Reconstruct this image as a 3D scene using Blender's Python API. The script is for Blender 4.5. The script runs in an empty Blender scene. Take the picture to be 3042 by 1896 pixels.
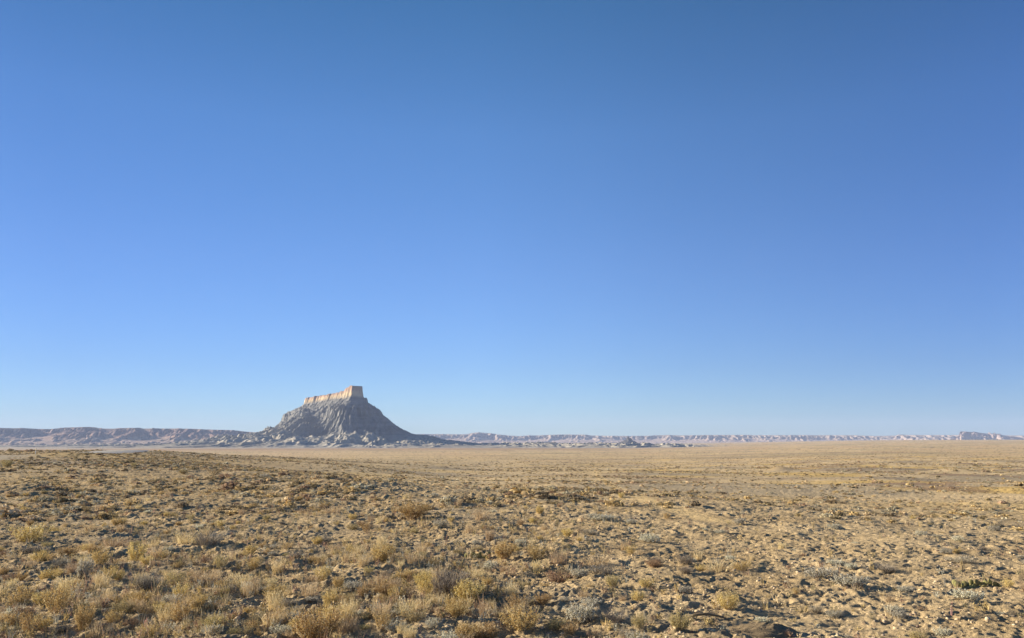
import bpy, math, random
import numpy as np
from math import pi, sin, cos, radians

# ------------------------------------------------------------------ basics
sc = bpy.context.scene
COL = sc.collection
RNG = np.random.default_rng(7)
random.seed(5)

W0, H0, F0 = 3042.0, 1896.0, 2298.0          # photograph size and focal length in its pixels
HORIZON = 1312.0
PITCH = math.atan((HORIZON - H0 / 2) / F0)
EYE = 1.65
SUN_EL, SUN_AZ = radians(15.5), math.atan2(-0.93, 0.30)   # azimuth from +Y towards +X
SUN_DIR = np.array([sin(SUN_AZ) * cos(SUN_EL), cos(SUN_AZ) * cos(SUN_EL), sin(SUN_EL)])


def ray(px, py):
    a = (px - W0 / 2) / F0
    b = (H0 / 2 - py) / F0
    d = np.array([a, cos(PITCH) - b * sin(PITCH), b * cos(PITCH) + sin(PITCH)])
    return d


def xslope(px):                      # X/Y of a column at horizon level
    return (px - W0 / 2) / F0 * cos(PITCH)


def zslope(px, py):                  # Z/Y of a pixel
    d = ray(px, py)
    return d[2] / d[1]


# ------------------------------------------------------------------ noise
def _hash(ix, iy, seed):
    h = (ix.astype(np.int64) * 374761393 + iy.astype(np.int64) * 668265263 + seed * 974634777) & 0xFFFFFFFF
    h = ((h ^ (h >> 13)) * 1274126177) & 0xFFFFFFFF
    h ^= h >> 16
    return h


def gn(x, y, seed=0):
    """gradient noise, about -1..1"""
    x = np.asarray(x, float); y = np.asarray(y, float)
    ix = np.floor(x); iy = np.floor(y)
    fx = x - ix; fy = y - iy
    ix = ix.astype(np.int64); iy = iy.astype(np.int64)
    ux = fx * fx * fx * (fx * (fx * 6 - 15) + 10)
    uy = fy * fy * fy * (fy * (fy * 6 - 15) + 10)

    def g(a, b):
        t = _hash(ix + a, iy + b, seed) * (2 * pi / 4294967296.0)
        return np.cos(t) * (fx - a) + np.sin(t) * (fy - b)
    n0 = g(0, 0); n1 = g(1, 0); n2 = g(0, 1); n3 = g(1, 1)
    a = n0 + ux * (n1 - n0); b = n2 + ux * (n3 - n2)
    return (a + uy * (b - a)) * 1.5


def fbm(x, y, octv, seed=0, gain=.5, lac=2.03):
    s = 0; a = 1; t = 0
    for i in range(octv):
        s = s + a * gn(x, y, seed + i * 17); t += a
        a *= gain; x = x * lac + 3.7; y = y * lac - 1.9
    return s / t


def sstep(a, b, x):
    t = np.clip((x - a) / (b - a), 0, 1)
    return t * t * (3 - 2 * t)


def smooth_table(pts, logx=True):
    xs = np.array([p[0] for p in pts], float); ys = np.array([p[1] for p in pts], float)
    lx = np.log(np.maximum(xs, 1.0))
    g = np.linspace(0, math.log(40000), 1200)
    v = np.interp(g, lx, ys)
    k = np.hanning(61); k /= k.sum()
    v2 = np.convolve(np.pad(v, 30, mode='edge'), k, mode='valid')
    return g, v2


TL = smooth_table([(1, 0), (70, -.05), (110, -.3), (150, -.22), (210, -.25), (320, -2.6), (600, -10), (1500, -20), (3500, -27), (40000, -30)])
TC = smooth_table([(1, 0), (17, 0), (27, .02), (42, -.9), (80, -2.3), (140, -3.8), (600, -12), (1500, -20), (3500, -27), (40000, -30)])
TR = smooth_table([(1, 0), (14, 0), (22, -.25), (40, -1.0), (90, -2.4), (200, -4.2), (600, -8), (1500, -11), (3000, -7), (4500, 1), (7000, 15), (12000, 22), (40000, 20)])


def terrain(x, y):
    """the lie of the land without its clods"""
    r = np.hypot(x, y); az = np.arctan2(x, y)
    lr = np.log(np.maximum(r, 1.0))
    l = np.interp(lr, *TL); c = np.interp(lr, *TC); q = np.interp(lr, *TR)
    wl = 1 - sstep(-.46, .0, az + .06 * sstep(20, 60, r) * gn(r / 60, az * 4, 5)); wr = sstep(.12, .50, az)
    z = c * (1 - wl) * (1 - wr) + l * wl + q * wr
    z = z + .16 * fbm(x / 9, y / 9, 2, 11) * sstep(4, 22, r) * (1 - .6 * sstep(60, 200, r))
    z = z + .55 * gn(x / 34, y / 34, 21) * sstep(22, 90, r) * (1 - .75 * wl)
    z = z + .5 * wr * fbm(x / 22, y / 16, 2, 25) * sstep(30, 80, r) * (1 - sstep(300, 700, r))
    z = z + 1.5 * fbm(x / 150, y / 150, 2, 31) * sstep(90, 600, r) * (1 - .9 * wl)
    return z


# road centre line, from pixels of the photograph's left edge
def road_pts():
    key = [(-520, 66), (-300, 75), (0, 121), (150, 129), (290, 140), (345, 165), (385, 198), (410, 240), (430, 310), (455, 420), (480, 600)]
    out = []
    for px, r in key:
        s = xslope(px); k = 1 / math.hypot(1, s)
        out.append((r * s * k, r * k))
    p = np.array(out)
    t = np.concatenate([[0], np.cumsum(np.hypot(*np.diff(p, axis=0).T))])
    tt = np.linspace(0, t[-1], 220)
    xx = np.interp(tt, t, p[:, 0]); yy = np.interp(tt, t, p[:, 1])
    k = np.hanning(31); k /= k.sum()
    sm = lambda v: np.convolve(np.concatenate([v[0] + (v[0] - v[1:16][::-1]), v, v[-1] + (v[-1] - v[-16:-1][::-1])]), k, mode='valid')
    return np.stack([sm(xx), sm(yy)], 1)


ROAD = road_pts()


def road_dist(x, y):
    d = np.full(np.shape(x), 1e9)
    m = (x < 20) & (y < 700) & (y > 20)
    if np.any(m):
        xs = x[m]; ys = y[m]; dm = np.full(xs.shape, 1e9)
        for i in range(0, len(ROAD), 3):
            dm = np.minimum(dm, (xs - ROAD[i, 0]) ** 2 + (ys - ROAD[i, 1]) ** 2)
        d[m] = np.sqrt(dm)
    return d


# faint vehicle track worn into the plain on the right of centre
def ground_hit(px, py):
    d = ray(px, py)
    ts = np.exp(np.linspace(math.log(3), math.log(9000), 1500))
    X = d[0] * ts; Y = d[1] * ts; Z = EYE + d[2] * ts
    g = terrain(X, Y)
    i = int(np.argmax(Z < g))
    if Z[i] >= g[i]:
        return None
    a = (Z[i - 1] - g[i - 1]) / ((Z[i - 1] - g[i - 1]) + (g[i] - Z[i]))
    t = ts[i - 1] + a * (ts[i] - ts[i - 1])
    return d[0] * t, d[1] * t


TRACK = [ground_hit(px, py) for px, py in [(2140, 1551), (2090, 1540), (2000, 1515), (1930, 1490), (1870, 1465), (1840, 1452), (1790, 1430), (1770, 1412), (1765, 1398)]]
TRACK = [t for t in TRACK if t]
ANT = ground_hit(2262, 1882)               # the ant mound sits on soil the ants keep bare and smooth
MOUND = []                                  # (x, y, radius, height) soft swellings built into the ground


def track_dist(x, y):
    d = np.full(np.shape(x), 1e9)
    for (ax, ay), (bx, by) in zip(TRACK[:-1], TRACK[1:]):
        vx, vy = bx - ax, by - ay
        t = np.clip(((x - ax) * vx + (y - ay) * vy) / (vx * vx + vy * vy + 1e-9), 0, 1)
        d = np.minimum(d, np.hypot(x - ax - t * vx, y - ay - t * vy))
    return d


def clods(x, y, r):
    """crust, clods and hummocks of the near soil"""
    az = np.arctan2(x, y)
    near = 1 - sstep(60, 160, r)
    b1 = gn(x / .088 + .5 * gn(x / .06, y / .06, 61), y / .088, 41)
    b2 = gn(x / .045, y / .045, 43)
    h3 = gn(x / .27, y / .27, 45)
    h4 = gn(x / 1.2, y / 1.2, 47)
    patch = sstep(-.6, .45, gn(x / 1.9, y / 1.9, 49) + .15)
    bill = (1 - np.abs(b1) * 2.0)
    z = (.017 * bill + .021 * np.clip(b1, -.4, 1)) * (.3 + .7 * patch) + .010 * b2
    z = z + .028 * h3 * (.4 + .6 * patch) + .045 * h4
    z = z + .066 * np.clip(gn(x / .19, y / .19, 51) - .30, 0, 1) * (.4 + .6 * patch)
    z = z - .085 * np.clip(gn(x / .21, y / .16, 55) - .30, 0, 1) * 1.2
    z = z + .10 * np.clip(gn(x / 2.6, y / 1.9, 53) - .30, 0, 1) + .05 * fbm(x / 1.9, y / 1.9, 2, 57)
    z = z * (.80 + .30 * (1 - sstep(-.15, .2, az))) * (.45 + .55 * sstep(.2, .55, track_dist(x, y)))
    z = z * (.12 + .88 * sstep(.22, .55, np.hypot((x - ANT[0] - .05), (y - ANT[1]) * 1.3)))
    return z * near


def road_flat(x, y, z0, zc):
    rd = road_dist(x, y)
    k = sstep(3.6, 9.0, rd)
    return z0 - .07 * (1 - k) + zc * k


def ground_z(x, y):
    x = np.atleast_1d(np.asarray(x, float)); y = np.atleast_1d(np.asarray(y, float))
    r = np.hypot(x, y)
    z = road_flat(x, y, terrain(x, y), clods(x, y, r))
    for mx, my, mr, mh in MOUND:
        z = z + mh * np.exp(-((x - mx) ** 2 + (y - my) ** 2) / (mr * mr))
    return z


def gz(x, y):
    return float(ground_z(x, y)[0])


# ------------------------------------------------------------------ mesh helpers
def mesh_from(name, V, Fq=None, Ft=None, mat=None, smooth=False, attr=None):
    me = bpy.data.meshes.new(name)
    V = np.asarray(V, np.float32)
    loops = []; starts = []; n = 0
    if Fq is not None and len(Fq):
        Fq = np.asarray(Fq, np.int32); loops.append(Fq.ravel()); starts.append(np.arange(len(Fq)) * 4); n = Fq.size
    if Ft is not None and len(Ft):
        Ft = np.asarray(Ft, np.int32); loops.append(Ft.ravel()); starts.append(n + np.arange(len(Ft)) * 3)
    loops = np.concatenate(loops).astype(np.int32); starts = np.concatenate(starts).astype(np.int32)
    me.vertices.add(len(V)); me.vertices.foreach_set('co', V.ravel())
    me.loops.add(len(loops)); me.loops.foreach_set('vertex_index', loops)
    me.polygons.add(len(starts)); me.polygons.foreach_set('loop_start', starts)
    if smooth:
        me.polygons.foreach_set('use_smooth', np.ones(len(starts), bool))
    if attr is not None:
        for an, av in attr.items():
            if av.ndim == 2:
                a = me.attributes.new(an, 'FLOAT_COLOR', 'POINT')
                buf = np.ones((len(V), 4), np.float32); buf[:, :3] = av
                a.data.foreach_set('color', buf.ravel())
            else:
                a = me.attributes.new(an, 'FLOAT', 'POINT')
                a.data.foreach_set('value', av.astype(np.float32))
    me.update(calc_edges=True)
    if mat:
        me.materials.append(mat)
    return me


def grid_faces(nr, nc, wrap=False):
    i = np.arange(nr - 1)[:, None] * nc; j = np.arange(nc if wrap else nc - 1)[None, :]
    j2 = (j + 1) % nc
    return np.stack([i + j, i + j2, i + nc + j2, i + nc + j], -1).reshape(-1, 4)


def link(name, me, parent=None, loc=None, label=None, cat=None, group=None, kind=None):
    o = bpy.data.objects.new(name, me); COL.objects.link(o)
    if parent: o.parent = parent
    if loc is not None: o.location = loc
    if label: o['label'] = label
    if cat: o['category'] = cat
    if group: o['group'] = group
    if kind: o['kind'] = kind
    return o


# ------------------------------------------------------------------ materials
class NT:
    def __init__(s, name):
        s.m = bpy.data.materials.new(name); s.m.use_nodes = True
        s.t = s.m.node_tree; s.t.nodes.clear()
        s.out = s.n('ShaderNodeOutputMaterial')

    def n(s, typ, **kw):
        nd = s.t.nodes.new(typ)
        for k, v in kw.items():
            if k.startswith('i_'):
                key = k[2:]; key = int(key) if key.isdigit() else key.replace('_', ' ')
                nd.inputs[key].default_value = v
            else:
                setattr(nd, k, v)
        return nd

    def l(s, a, b):
        s.t.links.new(a, b)

    def noise(s, scale, detail=4, rough=.6, vec=None, dim='3D'):
        nd = s.n('ShaderNodeTexNoise', i_Scale=scale, i_Detail=detail, i_Roughness=rough)
        if vec is not None: s.l(vec, nd.inputs['Vector'])
        return nd.outputs['Fac']

    def ramp(s, fac, stops, interp='LINEAR'):
        nd = s.n('ShaderNodeValToRGB'); cr = nd.color_ramp; cr.interpolation = interp
        while len(cr.elements) < len(stops): cr.elements.new(.5)
        for e, (p, c) in zip(cr.elements, stops):
            e.position = p; e.color = (c[0], c[1], c[2], 1) if hasattr(c, '__len__') else (c, c, c, 1)
        s.l(fac, nd.inputs['Fac'])
        return nd.outputs['Color']

    def mix(s, fac, a, b, blend='MIX'):
        nd = s.n('ShaderNodeMix', data_type='RGBA', blend_type=blend)
        for v, k in ((fac, 0), (a, 6), (b, 7)):
            if hasattr(v, 'links'): s.l(v, nd.inputs[k])
            elif k == 0: nd.inputs[0].default_value = v
            else: nd.inputs[k].default_value = (*v, 1)
        return nd.outputs[2]

    def math(s, op, a, b=None, clamp=False):
        nd = s.n('ShaderNodeMath', operation=op, use_clamp=clamp)
        for i, v in enumerate((a, b)):
            if v is None: continue
            if hasattr(v, 'links'): s.l(v, nd.inputs[i])
            else: nd.inputs[i].default_value = v
        return nd.outputs[0]

    def finish(s, color, rough=.9, bump=None, bstr=.5, bdist=.02, spec=.15, transl=0.0):
        p = s.n('ShaderNodeBsdfPrincipled', i_Roughness=rough)
        p.inputs['Specular IOR Level'].default_value = spec
        if hasattr(color, 'links'): s.l(color, p.inputs['Base Color'])
        else: p.inputs['Base Color'].default_value = (*color, 1)
        if bump is not None:
            b = s.n('ShaderNodeBump', i_Strength=bstr, i_Distance=bdist)
            s.l(bump, b.inputs['Height']); s.l(b.outputs[0], p.inputs['Normal'])
        res = p.outputs[0]
        if transl > 0:
            tr = s.n('ShaderNodeBsdfTranslucent')
            if hasattr(color, 'links'): s.l(color, tr.inputs['Color'])
            else: tr.inputs['Color'].default_value = (*color, 1)
            mx = s.n('ShaderNodeMixShader'); mx.inputs[0].default_value = transl
            s.l(res, mx.inputs[1]); s.l(tr.outputs[0], mx.inputs[2]); res = mx.outputs[0]
        s.l(res, s.out.inputs['Surface'])
        return s.m


def leaf_mat(name, stops, transl=.25, objvar=.25):
    """per-leaf colour from the island, per-plant shift from the object"""
    s = NT(name)
    g = s.n('ShaderNodeNewGeometry'); oi = s.n('ShaderNodeObjectInfo')
    c = s.ramp(g.outputs['Random Per Island'], stops)
    v = s.math('ADD', s.math('MULTIPLY', oi.outputs['Random'], objvar * 2), 1 - objvar)
    hs = s.n('ShaderNodeHueSaturation'); s.l(c, hs.inputs['Color']); s.l(v, hs.inputs['Value'])
    hue = s.math('ADD', s.math('MULTIPLY', oi.outputs['Random'], .03), .485)
    s.l(hue, hs.inputs['Hue'])
    return s.finish(hs.outputs[0], .85, transl=transl, spec=.1)


def attr_node(s, name):
    a = s.n('ShaderNodeAttribute', attribute_name=name)
    return a


M = {}
# ground: pigment comes with the mesh (soil, straw, crust), grain from noise
s = NT('desert_soil')
geo = s.n('ShaderNodeNewGeometry'); P = geo.outputs['Position']
a = attr_node(s, 'pigment')
n1 = s.noise(38, 5, .7, P); n2 = s.noise(6, 4, .6, P); n3 = s.noise(.5, 5, .7, P)
v = s.ramp(n1, [(.25, .62), (.5, .98), (.75, 1.3)])
c = s.mix(1.0, a.outputs['Color'], v, 'MULTIPLY')
v2 = s.ramp(n2, [(.3, .78), (.7, 1.18)])
c = s.mix(1.0, c, v2, 'MULTIPLY')
v3 = s.ramp(n3, [(.3, .86), (.7, 1.12)])
c = s.mix(1.0, c, v3, 'MULTIPLY')
h = s.math('ADD', s.math('MULTIPLY', s.noise(55, 5, .75, P), 1.0), s.math('MULTIPLY', n2, .8))
M['soil'] = s.finish(c, .95, bump=h, bstr=.9, bdist=.03, spec=.05)

s = NT('asphalt')
geo = s.n('ShaderNodeNewGeometry'); P = geo.outputs['Position']
c = s.ramp(s.noise(1.3, 5, .7, P), [(.3, (.25, .235, .21)), (.7, (.33, .31, .28))])
M['road'] = s.finish(c, .85)
M['paint'] = NT('road_line_paint').finish((.7, .62, .3), .7)


def rock_mat(name, low, high, cap_lo=None, cap_hi=None, scale=.02, bdist=2.0, strata=.05):
    s = NT(name)
    geo = s.n('ShaderNodeNewGeometry'); P = geo.outputs['Position']
    n = s.noise(scale, 6, .65, P)
    c = s.ramp(n, [(.3, low), (.7, high)])
    # horizontal strata
    mp = s.n('ShaderNodeMapping'); mp.inputs['Scale'].default_value = (.0015, .0015, strata)
    s.l(P, mp.inputs['Vector'])
    st = s.noise(1.0, 3, .7, mp.outputs[0])
    c = s.mix(1.0, c, s.ramp(st, [(.35, .82), (.65, 1.15)]), 'MULTIPLY')
    if cap_lo is not None:
        a = attr_node(s, 'cap'); b = attr_node(s, 'caprise')
        mp2 = s.n('ShaderNodeMapping'); mp2.inputs['Scale'].default_value = (.07, .07, .012)
        s.l(P, mp2.inputs['Vector'])
        nv = s.noise(1.0, 5, .65, mp2.outputs[0])
        t = s.math('ADD', b.outputs['Fac'], s.math('MULTIPLY', s.math('SUBTRACT', nv, .5), .9))
        cc = s.ramp(t, [(.0, cap_lo), (.42, cap_lo), (.68, cap_hi), (1, cap_hi)])
        c = s.mix(a.outputs['Fac'], c, cc)
    if name == 'butte_rock':
        ap_ = attr_node(s, 'apron')
        c = s.mix(ap_.outputs['Fac'], c, s.ramp(n, [(.3, (.27, .25, .205)), (.7, (.40, .365, .29))]))
    h = s.noise(scale * 6, 6, .7, P)
    return s.finish(c, .95, bump=h, bstr=.6, bdist=bdist, spec=.03)


M['shale'] = rock_mat('butte_rock', (.14, .138, .13), (.23, .225, .205), (.56, .425, .25), (.37, .25, .175), .03, 2.5, .045)
M['badland'] = rock_mat('badland_shale', (.29, .265, .215), (.42, .38, .30), None, None, .03, 1.5, .05)
M['range_a'] = rock_mat('plateau_rock', (.30, .235, .19), (.50, .375, .285), (.46, .30, .21), (.26, .19, .17), .006, 6, .03)
M['mesa'] = rock_mat('mesa_rock', (.25, .20, .17), (.40, .31, .25), (.42, .32, .25), (.28, .22, .2), .006, 6, .03)
M['range_b'] = rock_mat('pale_cliff_rock', (.33, .25, .20), (.52, .39, .30), (.52, .39, .30), (.33, .27, .23), .006, 6, .03)
M['spire'] = rock_mat('spire_rock', (.06, .055, .05), (.11, .10, .09), None, None, .03, 2, .05)

M['gold_leaf'] = leaf_mat('golden_leaf', [(0, (.30, .185, .055)), (.35, (.50, .36, .13)), (.7, (.63, .48, .205)), (1, (.76, .64, .37))], .3)
M['gold_stem'] = leaf_mat('golden_stem', [(0, (.28, .18, .085)), (1, (.50, .36, .19))], .0)
M['olive_leaf'] = leaf_mat('olive_leaf', [(0, (.22, .16, .06)), (.5, (.42, .33, .14)), (1, (.60, .50, .27))], .3)
M['silver_leaf'] = leaf_mat('silver_leaf', [(0, (.34, .31, .21)), (.5, (.60, .56, .42)), (1, (.88, .84, .68))], .3)
M['twig'] = leaf_mat('grey_twig', [(0, (.15, .12, .085)), (.6, (.36, .31, .23)), (1, (.58, .51, .40))], .0)
M['dark_twig'] = leaf_mat('dark_twig', [(0, (.06, .05, .04)), (1, (.16, .13, .10))], .0)
M['straw'] = leaf_mat('straw_blade', [(0, (.40, .28, .14)), (.5, (.58, .45, .25)), (1, (.74, .62, .40))], .3)
M['rust_leaf'] = leaf_mat('rust_leaf', [(0, (.22, .13, .07)), (.6, (.40, .27, .16)), (1, (.56, .42, .28))], .2)
M['pink'] = leaf_mat('pink_stalk', [(0, (.45, .20, .16)), (1, (.70, .42, .36))], .2)
M['cactus'] = leaf_mat('cactus_pad', [(0, (.10, .095, .035)), (.6, (.235, .21, .085)), (1, (.36, .31, .13))], .0)
M['wood'] = leaf_mat('dry_wood', [(0, (.12, .08, .05)), (1, (.22, .15, .09))], .0)
s = NT('ant_mound_gravel')
tc = s.n('ShaderNodeTexCoord')
c = s.ramp(s.noise(60, 4, .8, tc.outputs['Object']), [(.25, (.12, .085, .045)), (.5, (.27, .2, .115)), (.8, (.42, .32, .19))])
M['mound'] = s.finish(c, .95, bump=s.noise(90, 4, .8, tc.outputs['Object']), bstr=1, bdist=.02)
M['white'] = NT('post_plastic').finish((.6, .59, .56), .6)
M['reflector'] = NT('post_reflector').finish((.75, .6, .15), .3, spec=.6)

# ------------------------------------------------------------------ plants (unit builders, metres)


class Tris:
    def __init__(s): s.V = []; s.T = []; s.n = 0

    def add(s, V, T):
        V = np.asarray(V, float).reshape(-1, 3); T = np.asarray(T, int).reshape(-1, 3)
        s.V.append(V); s.T.append(T + s.n); s.n += len(V)

    def arr(s):
        return np.concatenate(s.V), np.concatenate(s.T)

    def mesh(s, name, mat, smooth=False):
        V, T = s.arr(); return mesh_from(name, V, None, T, mat, smooth)


def leaves(t, C, size, rng, elong=1.8, up=.0):
    """one small pointed leaf (two triangles, bent) at each centre"""
    n = len(C)
    d = rng.normal(size=(n, 3)); d[:, 2] = d[:, 2] * .8 + up; d /= np.linalg.norm(d, axis=1)[:, None]
    w = np.cross(d, rng.normal(size=(n, 3))); w /= np.linalg.norm(w, axis=1)[:, None]
    sz = (size * rng.uniform(.6, 1.4, n))[:, None]
    a = C - d * sz * elong * .5; b = C + d * sz * elong * .5
    l = C + w * sz * .5; r = C - w * sz * .5 + np.cross(d, w) * sz * .25
    V = np.stack([a, l, b, r], 1).reshape(-1, 3)
    i = np.arange(n)[:, None] * 4
    T = np.concatenate([i + [0, 1, 2], i + [0, 2, 3]])
    t.add(V, T)


def ribbons(t, P, w, rng, taper=.35):
    """P (n,k,3) polylines to thin three-sided strips"""
    n, k, _ = P.shape
    side = rng.normal(size=(n, 3)); side[:, 2] *= .2; side /= np.linalg.norm(side, axis=1)[:, None]
    ws = w * np.linspace(1, taper, k)[None, :, None]
    L = P - side[:, None] * ws * .5; R = P + side[:, None] * ws * .5
    V = np.stack([L, R], 2).reshape(n, k * 2, 3)
    f = []
    for j in range(k - 1):
        f += [[2 * j, 2 * j + 1, 2 * j + 3], [2 * j, 2 * j + 3, 2 * j + 2]]
    f = np.array(f)
    T = (np.arange(n)[:, None, None] * (k * 2) + f[None]).reshape(-1, 3)
    t.add(V.reshape(-1, 3), T)


def stems_dome(n, w, h, rng, base=.08, k=4, spread=1.25, flat=.5):
    """curved stems from a small base filling a dome w wide, h high"""
    az = rng.uniform(0, 2 * pi, n); tilt = np.sqrt(rng.uniform(0, 1, n)) * spread
    ln = rng.uniform(.72, 1.05, n)
    tx = np.sin(tilt) * np.cos(az) * w / 2 * ln; ty = np.sin(tilt) * np.sin(az) * w / 2 * ln; tz = np.cos(tilt * .86) ** flat * h * ln
    bx = rng.normal(0, base * w * .5, n); by = rng.normal(0, base * w * .5, n)
    u = np.linspace(0, 1, k)[None, :]
    X = bx[:, None] + (tx - bx)[:, None] * u ** .8 + rng.normal(0, .012, (n, k)) * u
    Y = by[:, None] + (ty - by)[:, None] * u ** .8 + rng.normal(0, .012, (n, k)) * u
    Z = tz[:, None] * u ** 1.15 - .02 * (1 - u)
    return np.stack([X, Y, Z], -1)


def along(P, m, rng, lo=.3, hi=1.0, jit=.015):
    """m random points along each polyline"""
    n, k, _ = P.shape
    u = rng.uniform(lo, hi, (n, m)) * (k - 1) * .9999
    i = u.astype(int); f = (u - i)[..., None]
    a = P[np.arange(n)[:, None], i]; b = P[np.arange(n)[:, None], i + 1]
    return (a + (b - a) * f + rng.normal(0, jit, (n, m, 3))).reshape(-1, 3)


def side_twigs(P, m, ln, rng):
    C = along(P, m, rng, .3, .95, .004)
    base = np.repeat(P[:, -1] - P[:, 0], m, 0); base /= np.linalg.norm(base, axis=1)[:, None]
    d = base + rng.normal(0, .55, C.shape); d[:, 2] += .3; d /= np.linalg.norm(d, axis=1)[:, None]
    L = (ln * rng.uniform(.5, 1.2, len(C)))[:, None]
    return np.stack([C, C + d * L * .55 + rng.normal(0, .004, C.shape), C + d * L], 1)


def gold_bush(seed, w=1.0, h=.5, n=70, dense=1.0, flat=.5):
    """unit-ish dome bush; returns (stems mesh, leaves mesh) data"""
    r = np.random.default_rng(seed)
    P = stems_dome(n, w, h, r, flat=flat)
    tw = side_twigs(P, 4, .16 * w, r)
    st = Tris(); ribbons(st, P, .011 * w, r); ribbons(st, tw, .007 * w, r)
    lf = Tris()
    leaves(lf, along(P, int(15 * dense), r, .28, 1, .02 * w), .0145 * w, r, 2.2, .5)
    leaves(lf, along(tw, int(10 * dense), r, .2, 1, .014 * w), .014 * w, r, 2.2, .5)
    return st, lf


def silver_shrub(seed, w=1.0, h=.36, n=46):
    r = np.random.default_rng(seed)
    P = stems_dome(n, w, h, r, base=.5, spread=1.35, flat=.35)
    tw = side_twigs(P, 4, .10 * w, r)
    st = Tris(); ribbons(st, P, .016 * w, r, .5); ribbons(st, tw, .009 * w, r)
    lf = Tris()
    leaves(lf, along(P, 14, r, .45, 1, .016 * w), .017 * w, r, 1.9, .8)
    leaves(lf, along(tw, 10, r, .3, 1, .012 * w), .016 * w, r, 1.9, .8)
    return st, lf


def twig_shrub(seed, w=1.0, h=.5, n=80):
    r = np.random.default_rng(seed)
    P = stems_dome(n, w, h, r, base=.3, spread=1.3, flat=.4)
    tw = side_twigs(P, 7, .20 * w, r); tw2 = side_twigs(tw, 2, .10 * w, r)
    a = Tris(); ribbons(a, P, .012 * w, r, .4); b = Tris(); ribbons(b, tw, .007 * w, r); ribbons(b, tw2, .0055 * w, r)
    return a, b


def grass(seed, w=1.0, h=1.0, n=110, base=.32, lean=.35, wd=.012, heads=True):
    r = np.random.default_rng(seed)
    k = 4
    az = r.uniform(0, 2 * pi, n); rr = np.sqrt(r.uniform(0, 1, n)) * base * w
    bx = rr * np.cos(az); by = rr * np.sin(az)
    ln = h * r.uniform(.45, 1.05, n)
    dx = np.cos(az + r.normal(0, .7, n)) * lean * ln * r.uniform(.1, 1.2, n); dy = np.sin(az + r.normal(0, .7, n)) * lean * ln * r.uniform(.1, 1.2, n)
    u = np.linspace(0, 1, k)[None]
    P = np.stack([bx[:, None] + dx[:, None] * u ** 1.8, by[:, None] + dy[:, None] * u ** 1.8, ln[:, None] * u * (1 - .12 * u) - .02], -1)
    t = Tris(); ribbons(t, P, wd, r, .3)
    if heads:
        sel = P[: n // 3]
        leaves(t, along(sel, 4, r, .8, 1, .004), wd * 1.3, r, 3, 1.5)
    return t


def spheroid(rx, ry, rz, nu=12, nv=8):
    u = np.linspace(0, 2 * pi, nu, endpoint=False); v = np.linspace(0, pi, nv + 1)[1:-1]
    V = [[0, 0, rz]]
    for b in v:
        for a_ in u: V.append([rx * sin(b) * cos(a_), ry * sin(b) * sin(a_), rz * cos(b)])
    V.append([0, 0, -rz]); T = []
    for i in range(nu): T.append([0, 1 + i, 1 + (i + 1) % nu])
    for j in range(len(v) - 1):
        for i in range(nu):
            p = 1 + j * nu + i; q = 1 + j * nu + (i + 1) % nu
            T += [[p, p + nu, q + nu], [p, q + nu, q]]
    e = len(V) - 1; o = 1 + (len(v) - 1) * nu
    for i in range(nu): T.append([o + i, e, o + (i + 1) % nu])
    return np.array(V), np.array(T)


def rot(a, axis):
    c, s_ = cos(a), sin(a)
    if axis == 'x': return np.array([[1, 0, 0], [0, c, -s_], [0, s_, c]])
    if axis == 'y': return np.array([[c, 0, s_], [0, 1, 0], [-s_, 0, c]])
    return np.array([[c, -s_, 0], [s_, c, 0], [0, 0, 1]])


def pad_mesh(seed):
    V, T = spheroid(.5, .16, .62, 14, 9)
    V = V.copy(); V[:, 0] *= (1 + .22 * V[:, 2]); V[:, 2] += .58
    t = Tris(); t.add(V, T)
    return t


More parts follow.
